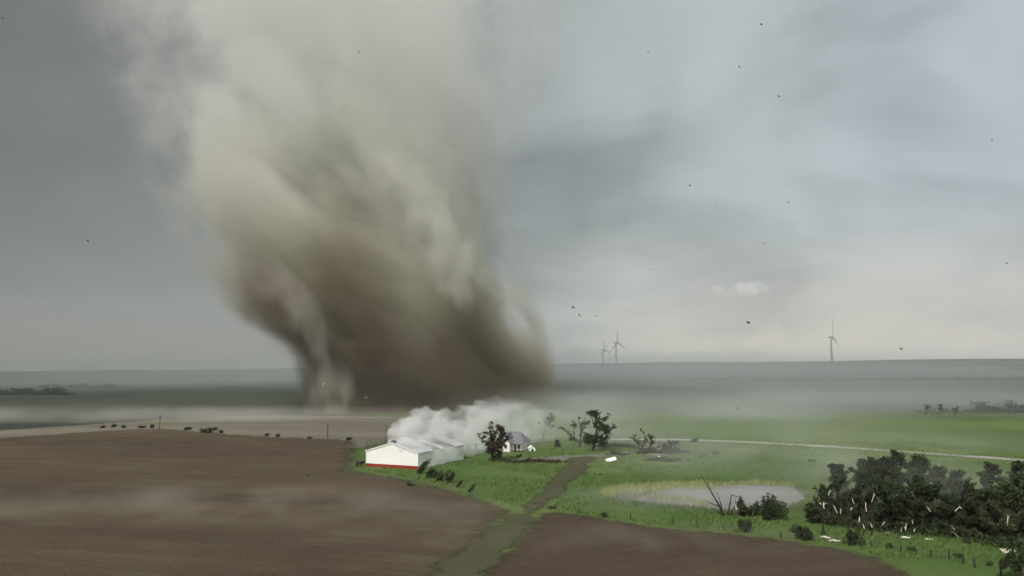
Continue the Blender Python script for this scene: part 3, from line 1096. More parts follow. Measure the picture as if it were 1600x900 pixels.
KW = {
    'tall': dict(leaves=2300, leaf=.34, spread=.28, bole=.1, limbs=17, clump=.075, leafm='leafdark', wind=(.10, 0, 0)),
    'round': dict(leaves=2300, leaf=.36, spread=.40, bole=.1, limbs=15, clump=.085, leafm='leafdark', wind=(.10, 0, 0)),
    'low': dict(leaves=1500, leaf=.26, spread=.6, bole=.08, limbs=12, clump=.16, leafm='leafdark', wind=(.15, 0, 0)),
    'sparse': dict(leaves=1000, leaf=.26, spread=.36, bole=.25, limbs=16, clump=.055, leafm='leafdark', trunks=3, broken=2, bare=.3, wind=(.10, 0, 0), upright=.9),
    'dark': dict(leaves=3400, leaf=.27, spread=.42, bole=.1, limbs=17, clump=.08, leafm='leafdark', broken=1, wind=(.06, 0, 0)),
    'mid': dict(leaves=3000, leaf=.27, spread=.38, bole=.1, limbs=17, clump=.075, leafm='leafmid', broken=1, wind=(.06, 0, 0), bare=.15),
}
for i, (px, py, hp, kd, lb) in enumerate(grove):
    kw = dict(KW[kd])
    tree_at(px, py, hp, 100 + i, lb, group=GR, **kw)
# long pale split trunks of the stripped tree and splinters standing in the grove front
spl = [(1490, 828, 24, -.18, 'long white split trunk standing in the grove front'), (1499, 826, 18, -.35, 'shorter white split trunk leaning beside the long one'),
       (1527, 834, 12, .4, 'white splintered stump past the split trunks'), (1337, 806, 12, -.4, 'white splinter leaning out near the sparse trees'),
       (1345, 816, 13, .15, 'white forked splinter under the thin ragged tree'), (1357, 814, 11, -.35, 'white splinter beside the forked one'),
       (1382, 824, 13, .1, 'white cross-shaped torn stump at the foot of the dark bushy tree'), (1401, 820, 11, -.15, 'thin white splinter between the torn stump and domed tree'),
       (1408, 818, 12, -.3, 'second thin white splinter before the domed tree'), (1421, 820, 9, .4, 'short white splinter at the foot of the domed tree'),
       (1284, 786, 13, .2, 'white splinter among the sparse tufts at the pond end'), (1280, 780, 9, -.3, 'short white splinter nearest the pond in the grove'),
       (1325, 788, 8, .3, 'white torn tip between two sparse trees'), (1522, 776, 9, -.3, 'white splinter high in the grove past the gap')]
for i, (px, py, hp, tilt, lb) in enumerate(spl):
    p = at(px, py) if py > 818 else None
    base_y = 119 + rnd.uniform(-2, 4) if py <= 818 else None
    g = at(px, 836)
    z = CAMZ + (572 - py) * g.y / F
    zt = hp * g.y / F
    r0 = .12 if hp > 16 else rnd.uniform(.05, .095)
    zb = max(0.0, z)
    dz_ = zt * rnd.uniform(.6, .95)
    root = empty('splintered_stump', Vector((g.x, g.y - 1.5, 0)))
    tag(root, lb, 'broken trunk', 'white splintered trunks in the grove')
    if zb > .4:
        MB().tube([(-tilt * zb * .4, .8, -.2), (-tilt * zb * .1, .3, zb * .5), (0, 0, zb)], [.12, .10, r0 * .8], 6).build('shaft', M['bark'], root)
    m = MB()
    pth, rads = [Vector((0, 0, zb - .05))], [r0 * .8]
    dv = Vector((tilt + rnd.uniform(-.3, .3), rnd.uniform(-.4, .1), 1.0)).normalized()
    for k in range(4):
        dv = (dv + Vector((rnd.uniform(-.55, .55), rnd.uniform(-.3, .3), rnd.uniform(-.35, .2)))).normalized()
        pth.append(pth[-1] + dv * dz_ / 4)
        rads.append(r0 * (1.05, .9, .6, .12)[k] * rnd.uniform(.8, 1.15))
    m.tube(pth, rads, 6)
    m.build('torn_wood', M['splinter'], root)
    if i % 2 == 0:
        e = pth[2] + Vector((rnd.uniform(-.7, .8), -.1, rnd.uniform(-.35, .45)))
        MB().tube([pth[2], pth[2].lerp(e, .5) + Vector((0, 0, .08)), e], [r0 * .6, r0 * .45, .02], 5).build('torn_wood', M['splinter'], root)


def log_at(px, py, L, ang, r, label, bend=.2):
    p = at(px, py)
    m = MB()
    m.tube([(-L / 2, 0, r * .7), (-L * .15, bend, r * 1.2), (L * .2, bend * .5, r * .9), (L / 2, 0, r * 1.6)], [r * .8, r, r * .9, r * .35], 7)
    o = m.build('fallen_log', M['splinter'], smooth=True)
    o.location = p
    o.rotation_euler = (0, 0, ang)
    tag(o, label, 'log', 'barkless logs on the ground')


log_at(1290, 842, 1.7, R(-50), .20, 'white barkless log on the grass nearest the ploughed field')
log_at(1304, 847, 1.7, R(-25), .18, 'white barkless log lying just past another at the field edge')
log_at(1415, 842, 1.5, R(-25), .18, 'curved white log at the foot of the grove')
log_at(1452, 844, 1.2, R(-15), .12, 'thin pale log half hidden in grass below the grove')
log_at(1330, 849, 1.6, R(30), .12, 'pale branch lying beside the bush at the field edge')
log_at(1558, 847, 1.6, R(-10), .14, 'pale log in the undergrowth near the white rubble')
rub = MB()
for k in range(16):
    a = Vector((rnd.uniform(-.8, .8), rnd.uniform(-.5, .5), rnd.uniform(.05, .35)))
    b = a + Vector((rnd.uniform(-.6, .6), rnd.uniform(-.4, .4), rnd.uniform(-.02, .3)))
    rub.tube([a, b], [.11, .06], 5)
o = rub.build('splinter_pile', M['splinter'])
o.location = at(1576, 864)
tag(o, 'heap of white splintered wood by the corner bush', 'wood pile')

bush_at(1255, 843, 31, 23, 141, 'round dark bush at the edge of the ploughed field before the grove', leaves=1200, wind=.05, leaf=.2)
bush_at(1336, 852, 26, 24, 142, 'dark bush beside the pale fallen branch before the grove', leaves=900, wind=.05, leaf=.2)
bush_at(1164, 832, 24, 21, 143, 'dark bush below the leaning bare tree', leaves=900, wind=.05, leaf=.2)
bush_at(1206, 812, 48, 40, 144, 'large dark bush between the leaning bare tree and the grove', leaves=2200, wind=.0, lumps=7, leaf=.22)
bush_at(1172, 808, 34, 22, 145, 'dark bush at the foot of the leaning bare tree', leaves=1000, wind=.1, leaf=.22)
bush_at(1158, 806, 14, 30, 148, 'upright leafy stump beside the leaning bare tree', leaves=600, wind=.05, leaf=.22)
bush_at(1592, 908, 46, 50, 146, 'dark bush in the bottom corner beside the fence', leaves=1800, wind=.05, leaf=.2)
bush_at(943, 808, 12, 7, 147, 'small bush on the fence line by the ploughed field', leaves=250, leaf=.18)
bush_at(862, 795, 14, 5, 149, 'low tuft at the end of the fence beside the dirt track', leaves=200, leaf=.18)
for i, (px, py) in enumerate(((1240, 832), (1390, 857), (1425, 861), (1495, 872), (1510, 850), (1545, 884))):
    bush_at(px, py, 12, 7, 150 + i, ORD[i] + ' weedy tuft along the fence below the grove, counted from the pond', leafm='leafmid', leaves=220, leaf=.16, wind=.1, group='weeds along the fence')

# leaning bare tree by the pond
lt = empty('bare_tree', at(1132, 806))
tag(lt, 'bare leaning tree stripped of leaves at the edge of the pond', 'tree')
s = at(1132, 806).y / F


def q(dx_, dz_, dy_=0):
    return Vector((dx_ * s, dy_, dz_ * s))


MB().tube([q(0, -2), q(-8, 16), q(-19, 36, .4), q(-33, 60, .6)], [.24, .17, .12, .05], 7).build('trunk', M['bark'], lt, True)
MB().tube([q(-8, 14), q(-20, 19, -.3), q(-31, 25, -.5)], [.11, .07, .03], 5).build('limb', M['bark'], lt, True)
MB().tube([q(-3, 8), q(-6, 24, .3), q(-10, 34, .5)], [.12, .08, .04], 5).build('limb', M['bark'], lt, True)
MB().tube([q(4, -1), q(9, 18), q(12, 31, .2), q(25, 27, .4)], [.16, .13, .10, .05], 6).build('limb', M['bark'], lt, True)
MB().tube([q(8, 0), q(16, 14), q(18, 26)], [.12, .09, .04], 5).build('limb', M['bark'], lt, True)
MB().tube([q(18, 10, -.4), q(15, 19, -.4)], [.11, .04], 5).build('broken_limb', M['splinter'], lt)
MB().tube([q(-19, 36, .4), q(-24, 52), q(-22, 58)], [.06, .04, .015], 4).build('limb', M['bark'], lt)

# undergrowth filling the grove floor
rs = np.random.RandomState(5)
n = 26000
gp = [at(1262, 815), at(1310, 772), at(1480, 775), at(1640, 785), at(1640, 880), at(1560, 858), at(1480, 842), at(1380, 834), at(1300, 824)]
gpa = [(p.x, p.y) for p in gp]


def inside(x, y, poly):
    c = False
    j = len(poly) - 1
    for i in range(len(poly)):
        xi, yi = poly[i]
        xj, yj = poly[j]
        if (yi > y) != (yj > y) and x < (xj - xi) * (y - yi) / (yj - yi) + xi:
            c = not c
        j = i
    return c


xs0, xs1 = min(p[0] for p in gpa), max(p[0] for p in gpa)
ys0, ys1 = min(p[1] for p in gpa), max(p[1] for p in gpa)
C = []
while len(C) < n:
    x, y = rs.uniform(xs0, xs1), rs.uniform(ys0, ys1)
    if inside(x, y, gpa):
        hh = 1.2 + 1.6 * mnoise.noise(Vector((x * .22, y * .22, 3.0)))
        if hh > .1:
            C.append((x, y, rs.uniform(0, 1) ** .7 * hh * 1.25 + .05))
um = mesh_quads('undergrowth', leaf_quads(np.array(C), .30, rs, 1.6))
tag(link('undergrowth', um, M['leafdark']), 'dark tangled undergrowth covering the grove floor', 'undergrowth', kind='stuff')

# ------------------------------------------------------------------ fence
fence = empty('wire_fence', at(1362, 853))
inv = -fence.location
tag(fence, 'weathered post and wire fence between ploughed field and grove', 'fence')
fp = [(868, 796), (905, 802), (945, 807), (985, 812), (1052, 820), (1090, 825), (1130, 829), (1170, 833), (1220, 840), (1270, 845), (1318, 850), (1362, 856), (1409, 863), (1455, 871), (1483, 875), (1506, 881), (1524, 887), (1565, 899), (1600, 912)]
tops = []
for i, (px, py) in enumerate(fp):
    p = at(px, py) + inv
    h = (1.15 if i > 8 else .95) * rnd.uniform(.9, 1.15)
    ln = Vector((rnd.uniform(-.12, .12), rnd.uniform(-.1, .1), 0))
    MB().tube([p + Vector((0, 0, -.3)), p + ln * .5 + Vector((0, 0, h * .5)), p + ln + Vector((0, 0, h))], [.125, .12, .11], 6).build('post', M['post'], fence)
    tops.append((p, ln, h))
for k in (.35, .65, .92):
    m = MB()
    m.tube([p + ln * k + Vector((0, 0, h * k)) for p, ln, h in tops], [.012] * len(tops), 4)
    m.build('wire', M['wire'], fence)

# ------------------------------------------------------------------ reeds round the pond, grass tufts
def strip_pts(px_line, n, width, rs_):
    P = [at(*q_) for q_ in px_line]
    out = []
    seg = [(P[i + 1] - P[i]).length for i in range(len(P) - 1)]
    tot = sum(seg)
    for _ in range(n):
        u = rs_.uniform(0, tot)
        i = 0
        while u > seg[i]:
            u -= seg[i]
            i += 1
        c = P[i].lerp(P[i + 1], u / seg[i])
        out.append((c.x + rs_.normal(0, .5), c.y + rs_.normal(0, width), height(c.x, c.y)))
    return np.array(out)


def blades(base, hgt, wid, rs_, wind=.35):
    n_ = len(base)
    a = rs_.uniform(0, 6.283, n_)
    h_ = hgt * rs_.uniform(.5, 1.3, n_)
    t = np.stack([np.cos(a), np.sin(a), np.zeros(n_)], 1) * wid * .5
    lean = np.stack([wind * h_ + rs_.normal(0, .2, n_) * h_, rs_.normal(0, .25, n_) * h_, h_], 1)
    v = np.stack([base - t, base + t, base + lean + t * .3, base + lean - t * .3], 1)
    return v.reshape(-1, 3)


rs = np.random.RandomState(9)
up_line = [(938, 772), (985, 765), (1040, 762), (1100, 759.5), (1180, 757), (1240, 761)]
b1 = strip_pts(up_line, 1300, .7, rs)
near_t = strip_pts([(985, 786), (1030, 793), (1075, 795), (1115, 801), (1170, 803), (1235, 798), (1262, 786)], 1500, .9, rs)
tm_ = mesh_quads('bank_grass', blades(near_t, .7, .22, rs))
tag(link('bank_grass', tm_, M['grass']), 'rank grass along the near bank of the pond', 'grass', kind='stuff')
inl = strip_pts([(1005, 776), (1040, 780), (1075, 784), (1100, 790)], 500, 1.6, rs)
b1b = strip_pts([(945, 772), (985, 766), (1040, 763), (1110, 760)], 3600, 2.2, rs)
rm = mesh_quads('reeds', blades(np.array([q_ for q_ in np.concatenate([b1, b1b, inl]) if mnoise.noise(Vector((q_[0] * .45, q_[1] * .45, 1.0))) > -.16]), 1.0, .2, rs))
tag(link('reeds', rm, M['reed']), 'yellow-green reeds fringing the far bank of the pond', 'reeds', kind='stuff')

tri = []
rr = random.Random(3)
pfa = [(p.x, p.y) for p in pf_pts]
pf2a = [(p.x, p.y) for p in pf2_pts]
tka = [(p.x, p.y) for p in trk_pts]
pnd = [(p.x, p.y) for p in (at(*q_) for q_ in pond_px)]
while len(tri) < 42000:
    y = 95 + 200 * rr.random() ** 1.5
    x = rr.uniform(-.18, .70) * y
    if mnoise.noise(Vector((x * .06, y * .06, 9))) < -.18:
        continue
    if any(inside(x, y, P_) for P_ in (pfa, pf2a, tka, pnd)):
        continue
    tri.append((x, y, height(x, y)))
gm = mesh_quads('grass', blades(np.array(tri), .34, .30, rs, .3))
tag(link('grass', gm, M['grass']), 'short windswept pasture grass', 'grass', kind='stuff')

# ------------------------------------------------------------------ far trees
def far_clump(name, px0, px1, py, hp, label, seed, n_, leafm='leafdark', kind='stuff'):
    rs_ = np.random.RandomState(seed)
    C_ = []
    line = [at(px0 + (px1 - px0) * i / 8, py) for i in range(9)]
    for _ in range(n_):
        px = rs_.uniform(px0, px1)
        u = (px - px0) / (px1 - px0) * 8
        p = line[min(7, int(u))].lerp(line[min(7, int(u)) + 1], u - min(7, int(u)))
        s_ = p.y / F
        lump = .55 + .45 * math.sin(px * .21 + seed) * math.sin(px * .083) + .25 * mnoise.noise(Vector((px * .12, seed, 0)))
        edge = min(1, (px - px0) / 15 + .25, (px1 - px) / 15 + .25)
        z = rs_.uniform(0, 1) ** .8 * max(.25, lump) * hp * s_ * edge
        C_.append((p.x, p.y + rs_.normal(0, 6), p.z + z))
    s_ = at((px0 + px1) / 2, py).y / F
    me_ = mesh_quads(name, leaf_quads(np.array(C_), s_ * 1.7, rs_, 1.5))
    return tag(link(name, me_, M[leafm]), label, 'trees', kind=kind)


far_clump('treeline', 1524, 1640, 645, 19, 'dark distant tree belt at the picture edge beyond the green pasture', 201, 3000)
far_clump('treeline', 1436, 1530, 646, 10, 'faint low scrub leading up to the distant tree belt', 202, 700, 'leafpale')
far_clump('treeline', -60, 110, 617, 13, 'dark distant wood on the dim plain below the rain', 203, 3000)
far_clump('treeline', 60, 180, 606, 7, 'thin distant tree belt beyond the dark wood', 204, 1200)
far_clump('treeline', 1040, 1640, 572, 4, 'hazy wooded ridge under the wind turbines', 205, 3600)
far_clump('treeline', 1060, 1620, 594, 5, 'dark leafy strip standing in for the shadow band across the far slope', 206, 2600)  # added dark foliage stands in for the shadow lying on the far slope
far_clump('treeline', 1555, 1660, 580, 9, 'hazy wood at the picture edge on the far ridge', 207, 1200)
for i, (px, hp) in enumerate(((1447, 16), (1468, 18), (1492, 14))):
    tree_at(px, 648, hp, 220 + i, ['faint stripped tree farthest from the distant tree belt', 'faint tallest stripped tree before the distant tree belt', 'faint stripped tree closest to the distant tree belt'][i],
            leaves=160, leaf=.6, leafm='leafpale', bark='barkpale', spread=.35, bole=.3, limbs=10, bare=.6, trunks=2)

# ------------------------------------------------------------------ wind turbines
def turbine(px, py, hub, blade, dist, yaw, phase, label):
    g = at(px, py, dist)
    z = height(g.x, dist)
    s_ = dist / F
    H = (g.z - z) + hub * s_
    B = blade * s_
    root = empty('wind_turbine', (g.x, dist, z), yaw)
    tag(root, label, 'wind turbine', 'wind turbines on the horizon')
    MB().tube([(0, 0, -3), (0, 0, H * .5), (0, 0, H)], [3.4, 2.8, 2.0], 12).build('tower', M['turbine'], root, True)
    MB().tube([(0, -5.0, H), (0, -4, H), (0, 6.5, H), (0, 8, H)], [1.2, 2.3, 2.4, 1.6], 8).build('nacelle', M['turbine'], root)
    MB().tube([(0, -8.2, H), (0, -7, H), (0, -4.95, H)], [.4, 1.9, 2.2], 8).build('hub', M['turbine'], root)
    for k in range(3):
        a = phase + k * 2 * math.pi / 3
        m = MB()
        u = Vector((math.cos(a), 0, math.sin(a)))
        t = Vector((-math.sin(a), 0, math.cos(a)))
        c0 = Vector((0, -6.6, H))
        sec = []
        for f, ch, th in ((.02, 1.6, .8), (.12, 2.6, .7), (.2, 3.0, .55), (.5, 2.1, .35), (.8, 1.3, .22), (1.0, .5, .1)):
            c = c0 + u * B * f + Vector((0, -1.5 * f * f, 0))
            sec.append([c + t * ch, c + Vector((0, th, 0)), c - t * ch * .7, c - Vector((0, th, 0))])
        vs = [p for s4 in sec for p in s4]
        fs = [(i * 4 + j, i * 4 + (j + 1) % 4, i * 4 + 4 + (j + 1) % 4, i * 4 + 4 + j) for i in range(len(sec) - 1) for j in range(4)]
        fs += [(0, 1, 2, 3), tuple(len(vs) - 4 + j for j in range(4))]
        m.add(vs, fs)
        m.build('blade', M['turbine'], root)


turbine(1300, 566, 39, 32, 2500, R(52), R(93), 'nearest wind turbine standing alone on the ridge')
turbine(963, 570, 35, 24, 2750, R(50), R(95), 'taller of two paired wind turbines beside the twister')
turbine(942.5, 570, 23, 19, 3200, R(48), R(100), 'smaller, farther of two paired wind turbines beside the twister')

# ------------------------------------------------------------------ flying debris
def scrap_mesh(seed, elong=1.4):
    rd = random.Random(seed)
    k = 6
    P = []
    for i in range(k):
        a = i * 2 * math.pi / k
        r_ = rd.uniform(.5, 1.0)
        P.append(Vector((math.cos(a) * r_ * elong, rd.uniform(-.25, .25), math.sin(a) * r_ * .7)))
    m = MB().prism(P, (0, .12, 0))
    me_ = bpy.data.meshes.new('flying_scrap')
    me_.from_pydata(m.v, [], m.f)
    return me_


sky_right = [(837, 171), (1013, 82), (1155, 104), (1217, 150), (1190, 38), (1015, 421), (1067, 392), (1078, 290), (1120, 318), (1232, 316), (1239, 349),
             (1193, 380), (1573, 411), (895, 480), (931, 493), (905, 492), (1408, 545), (1550, 218)]
sky_left = [(137, 376), (167, 43), (262, 28), (14, 546), (4, 28)]
on_twister = [(404, 424), (408, 244), (417, 311), (550, 340), (491, 270), (583, 68), (561, 82)]
rr = random.Random(17)


def scrap(px, py, size, label, group, mat='scrap', dist=None, elong=1.4):
    dd = dist or rr.uniform(150, 330)
    p = at(px, py, dd)
    me_ = scrap_mesh(rr.randint(0, 99999), elong)
    o_ = link('flying_scrap', me_, M[mat])
    o_.location = p
    sc2 = size * dd / F * .42
    o_.scale = (sc2, sc2, sc2)
    o_.rotation_euler = (rr.uniform(-.5, .5), rr.uniform(-.9, .9), rr.uniform(-.5, .5))
    tag(o_, label, 'debris', group)


own = {837: 'dark scrap flying high beside the upper flank of the twister', 1573: 'dark scrap flying at the picture edge above the wooded ridge', 1550: 'dark scrap flying high near the picture edge over the grove',
       1408: 'dark scrap flying just above the ridge past the lone turbine', 1190: 'dark scrap flying nearest the top of the clear sky', 1013: 'dark scrap high in the sky above the paired turbines',
       1015: 'dark scrap in mid sky just above the paired turbines', 137: 'largest dark scrap flying in the dark rain sky', 14: 'dark scrap flying low over the dim plain at the picture edge', 262: 'dark scrap at the top edge beside the funnel'}
for q_ in sky_right:
    near3 = q_[1] in (480, 493, 492)
    lb = own.get(q_[0]) or ('dark scrap in a loose trio flying low between twister and paired turbines' if near3 else 'small dark scrap flying in mid clear sky between the paired and lone turbines')
    scrap(*q_, 2.2 + 3.6 * rr.random() ** 2, lb, 'debris in the clear sky')
for q_ in sky_left:
    scrap(*q_, 5.5 if q_[0] == 137 else rr.uniform(3, 4.2), own.get(q_[0], 'small dark scrap flying near the top corner of the dark rain sky'), 'debris in the rain sky')
for q_ in on_twister:
    scrap(*q_, rr.uniform(3, 4.2), 'small dark scrap of debris flying in front of the twister', 'debris before the twister', dist=rr.uniform(160, 300))
scrap(1169, 504, 8, 'long flat sheet of debris flying low over the horizon between turbines', None, elong=1.5)
scrap(505, 600, 5, 'white scrap tumbling in front of the foot of the twister', None, 'scrapwhite', 380)
scrap(572, 621, 3.5, 'tiny white scrap low before the dark base of the twister', None, 'scrapwhite', 380)
scrap(1153, 638, 5, 'dark scrap flying low over the misty far fields', None, 'scrap', 300)
scrap(480, 743, 5, 'dark scrap flying low over the ploughed field', None, 'scrap', 190)
scrap(842, 661, 4, 'dark scrap flying beside the thin bent tree', None, 'scrap', 250)

# ------------------------------------------------------------------ air: haze, dust, smoke, twister
def vol_material(name):
    m = bpy.data.materials.new(name)
    m.use_nodes = True
    m.node_tree.nodes.clear()
    n_ = NT(m.node_tree)
    out = n_.node('ShaderNodeOutputMaterial')
    pv = n_.node('ShaderNodeVolumePrincipled')
    m.node_tree.links.new(pv.outputs[0], out.inputs['Volume'])
    return m, n_, pv


# even haze round everything
m, n_, pv = vol_material('haze')
pv.inputs['Color'].default_value = (.90, .92, .90, 1)
pv.inputs['Density'].default_value = 7.5e-5
pv.inputs['Anisotropy'].default_value = 0.0
hz = MB().box(-5600, 5600, -5600, 5600, -8, 470).build('haze', m)
tag(hz, 'grey storm haze in the air over the plain', 'haze', kind='stuff')


def lumpy(name, rings_, seg, fn):
    """closed surface of revolution-like hull: fn(i, k) -> point"""
    v_ = [fn(i, k) for i in range(rings_) for k in range(seg)]
    f_ = [(i * seg + k, i * seg + (k + 1) % seg, (i + 1) * seg + (k + 1) % seg, (i + 1) * seg + k) for i in range(rings_ - 1) for k in range(seg)]
    f_.append(tuple(range(seg))[::-1])
    f_.append(tuple((rings_ - 1) * seg + k for k in range(seg)))
    me_ = bpy.data.meshes.new(name)
    me_.from_pydata(v_, [], f_)
    me_.polygons.foreach_set('use_smooth', [True] * len(me_.polygons))
    return me_


# the twister: outline of the funnel (height above ground, left edge, right edge) in metres about its foot
TD = 575.0
sT = TD / F
prof_px = [(652, 450, 868), (630, 440, 874), (600, 428, 878), (560, 406, 878), (520, 364, 866), (480, 322, 860), (420, 276, 850), (350, 230, 844), (280, 184, 846), (200, 128, 874), (100, 70, 920), (0, 20, 965), (-120, -40, 1015), (-330, -140, 1105)]
TX = (652 - 800) * sT
prof = []
for py, xl, xr in prof_px:
    z = max(-3.0, CAMZ + (572 - py) * sT * 1.0)
    prof.append((z, ((xl + xr) / 2 - 800) * sT - TX, (xr - xl) / 2 * sT))
prof[0] = (-3.0, prof[0][1], prof[0][2])
ZT = prof[-1][0]
ZB = -3.0


def prof_at(z):
    for (z0, c0, r0), (z1, c1, r1) in zip(prof, prof[1:]):
        if z <= z1:
            t = (z - z0) / (z1 - z0) if z1 > z0 else 0
            return c0 + (c1 - c0) * t, r0 + (r1 - r0) * t
    return prof[-1][1], prof[-1][2]


def tfun(i, k):
    z = ZB + (ZT - ZB) * i / 63
    c, r = prof_at(z)
    a = 2 * math.pi * k / 72
    nz = mnoise.fractal(Vector((math.cos(a + z * .012) * 2.0, math.sin(a + z * .012) * 2.0, z * .022)), 1.0, 2.0, 4)
    rr_ = r * (1.0 + .13 * nz)
    return (c + math.cos(a) * rr_, math.sin(a) * rr_ * .85, z)


tw_me = lumpy('tornado', 64, 72, tfun)
m, n_, pv = vol_material('tornado_dust')
P = n_.node('ShaderNodeTexCoord').outputs['Object']
X, Y, Z = n_.sep(P)[:3]
zf = n_.mapr(Z, ZB, ZT, smooth=False)
CM, RM = 260.0, 420.0


def fcurve(vals, lo, hi):
    return n_.ramp(zf, [((z - ZB) / (ZT - ZB), (v_ - lo) / (hi - lo)) for z, v_ in vals])


cx = n_.math('MULTIPLY_ADD', fcurve([(z, c) for z, c, r in prof], -CM, CM), 2 * CM, -CM)
rad = n_.math('MULTIPLY', fcurve([(z, r) for z, c, r in prof], 0, RM), RM)
lx = n_.math('SUBTRACT', X, cx)
ly = n_.math('DIVIDE', Y, .85)
rn = n_.math('DIVIDE', n_.math('SQRT', n_.math('ADD', n_.math('MULTIPLY', lx, lx), n_.math('MULTIPLY', ly, ly))), rad)
# helical billows: turn the noise space round the axis with height
rot = n_.node('ShaderNodeVectorRotate', {'Vector': n_.comb(lx, ly, n_.math('MULTIPLY', Z, .72)), 'Angle': n_.math('MULTIPLY', Z, .0040)}, rotation_type='Z_AXIS')
nA = n_.noise(rot.outputs[0], 0.0155, 6, .66)
nB = n_.noise(rot.outputs[0], 0.0052, 0, .5)
edge = n_.math('SUBTRACT', 1.0, rn)
fld = n_.math('ADD', n_.math('MINIMUM', edge, .42), n_.math('MULTIPLY', n_.math('SUBTRACT', nA, .52), n_.mapr(zf, .02, .20, 2.0, 3.6)))
fld = n_.math('ADD', fld, n_.math('MULTIPLY', n_.math('SUBTRACT', nB, .5), .9))
core = n_.mapr(fld, -.06, .42)
soft = n_.mapr(edge, 0.0, n_.math('ADD', n_.mapr(zf, .10, .5, .16, .5), n_.mapr(lx, 10, -90, 0, .12)))
dz_ = n_.ramp(zf, [(0.0, 1.0), (.10, .80), (.22, .46), (.38, .25), (.6, .14), (1.0, .06)])
den = n_.math('MULTIPLY', n_.math('MULTIPLY', core, soft), n_.math('MULTIPLY', dz_, .12))
n_.put(pv.inputs['Density'], den)
stk = n_.node('ShaderNodeVectorRotate', {'Vector': n_.comb(lx, ly, n_.math('MULTIPLY', Z, .30)), 'Angle': n_.math('MULTIPLY', Z, -.003)}, rotation_type='Z_AXIS')
nC = n_.noise(stk.outputs[0], 0.017, 1, .5)
cf = n_.math('ADD', zf, n_.math('MULTIPLY', n_.math('SUBTRACT', nC, .5), .42))
n_.put(pv.inputs['Color'], n_.ramp(cf, [(0.0, (.29, .235, .175)), (.11, (.38, .325, .235)), (.21, (.585, .555, .445)), (.33, (.86, .852, .765)), (.48, (.96, .96, .93)), (1.0, (.988, .988, .984))]))
m.cycles.volume_step_rate = .11
tw = link('tornado', tw_me, m, loc=(TX, TD + 15, 0))
tag(tw, 'huge brown and grey tornado funnel towering behind the barn', 'tornado')


def streamer(name, path, dist, density, color, label, seed, fade, low=.12):
    """pale rope of dust winding up the funnel; path = (photo x, photo y, radius in photo px)"""
    k = dist / F
    pts = [(at(px, py, dist) - tw.location, r_ * k) for px, py, r_ in path]
    def fn(i, j):
        u = i / 39 * (len(pts) - 1)
        a0 = min(int(u), len(pts) - 2)
        f = u - a0
        f = f * f * (3 - 2 * f) * .5 + f * .5
        c = pts[a0][0].lerp(pts[a0 + 1][0], f)
        r_ = pts[a0][1] * (1 - f) + pts[a0 + 1][1] * f
        r_ *= 1.15 * min(1.0, low + i * .10, .12 + (39 - i) * .06)
        a = 2 * math.pi * j / 28
        nz = mnoise.fractal(Vector((math.cos(a) * 1.3, math.sin(a) * 1.3 + seed, c.z * .05)), 1.0, 2.0, 4)
        r_ *= 1 + .30 * nz
        return (c.x + math.cos(a) * r_, c.y + math.sin(a) * r_, c.z)
    me_ = lumpy(name, 40, 28, fn)
    m_, k_, pv_ = vol_material(name)
    P_ = k_.node('ShaderNodeTexCoord').outputs['Object']
    nz_ = k_.noise(k_.vmath('MULTIPLY', P_, (1, 1, .6)), .075, 4, .6)
    x_, y_, z_ = k_.sep(P_)[:3]
    z0, z1 = pts[0][0].z, pts[-1][0].z
    zf_ = k_.mapr(z_, z0, z1, smooth=False)
    fz = k_.ramp(zf_, fade)
    xs_ = [c.x for c, r_ in pts]
    lo, hi = min(xs_) - 1, max(xs_) + 1
    ax_ = k_.math('MULTIPLY_ADD', k_.ramp(zf_, [((c.z - z0) / (z1 - z0), (c.x - lo) / (hi - lo)) for c, r_ in pts]), hi - lo, lo)
    ar_ = k_.math('MULTIPLY', k_.ramp(zf_, [((c.z - z0) / (z1 - z0), r_ / 60) for c, r_ in pts]), 60)
    dx_ = k_.math('SUBTRACT', x_, ax_)
    dy_ = k_.math('SUBTRACT', y_, pts[0][0].y)
    rr_ = k_.math('DIVIDE', k_.math('SQRT', k_.math('ADD', k_.math('MULTIPLY', dx_, dx_), k_.math('MULTIPLY', dy_, dy_))), ar_)
    fr = k_.mapr(k_.math('ADD', rr_, k_.math('MULTIPLY', k_.math('SUBTRACT', nz_, .46), 3.0)), 1.0, .1)
    k_.put(pv_.inputs['Density'], k_.math('MULTIPLY', k_.math('MULTIPLY', fr, fz), density))
    pv_.inputs['Color'].default_value = (*color, 1)
    m_.cycles.volume_step_rate = .3
    o_ = link(name, me_, m_, tw)
    o_['label'] = label
    return o_


streamer('rope_vortex', [(514, 656, 44), (517, 636, 46), (518, 612, 48), (510, 575, 36), (498, 540, 32), (474, 490, 46), (440, 445, 58), (408, 410, 62), (368, 360, 58)], 492, .045, (.66, .61, .55),
         'pale twisting rope of dust at the edge of the funnel', 2.0, [(0.0, .9), (.15, 1.0), (.35, .55), (.6, .75), (.8, .5), (1.0, .1)], 1.0)
streamer('bright_streamer', [(728, 495, 30), (722, 450, 52), (712, 405, 66), (690, 350, 78), (650, 300, 92), (600, 250, 104), (560, 200, 110)], 486, .030, (.90, .885, .82),  # pale colour puts the lit pillar's brightness into an added dust volume
         'pale dust volume standing in for the lit pillar on the face of the funnel', 6.0, [(0.0, .2), (.15, 1.0), (.5, .8), (.8, .4), (1.0, .05)])


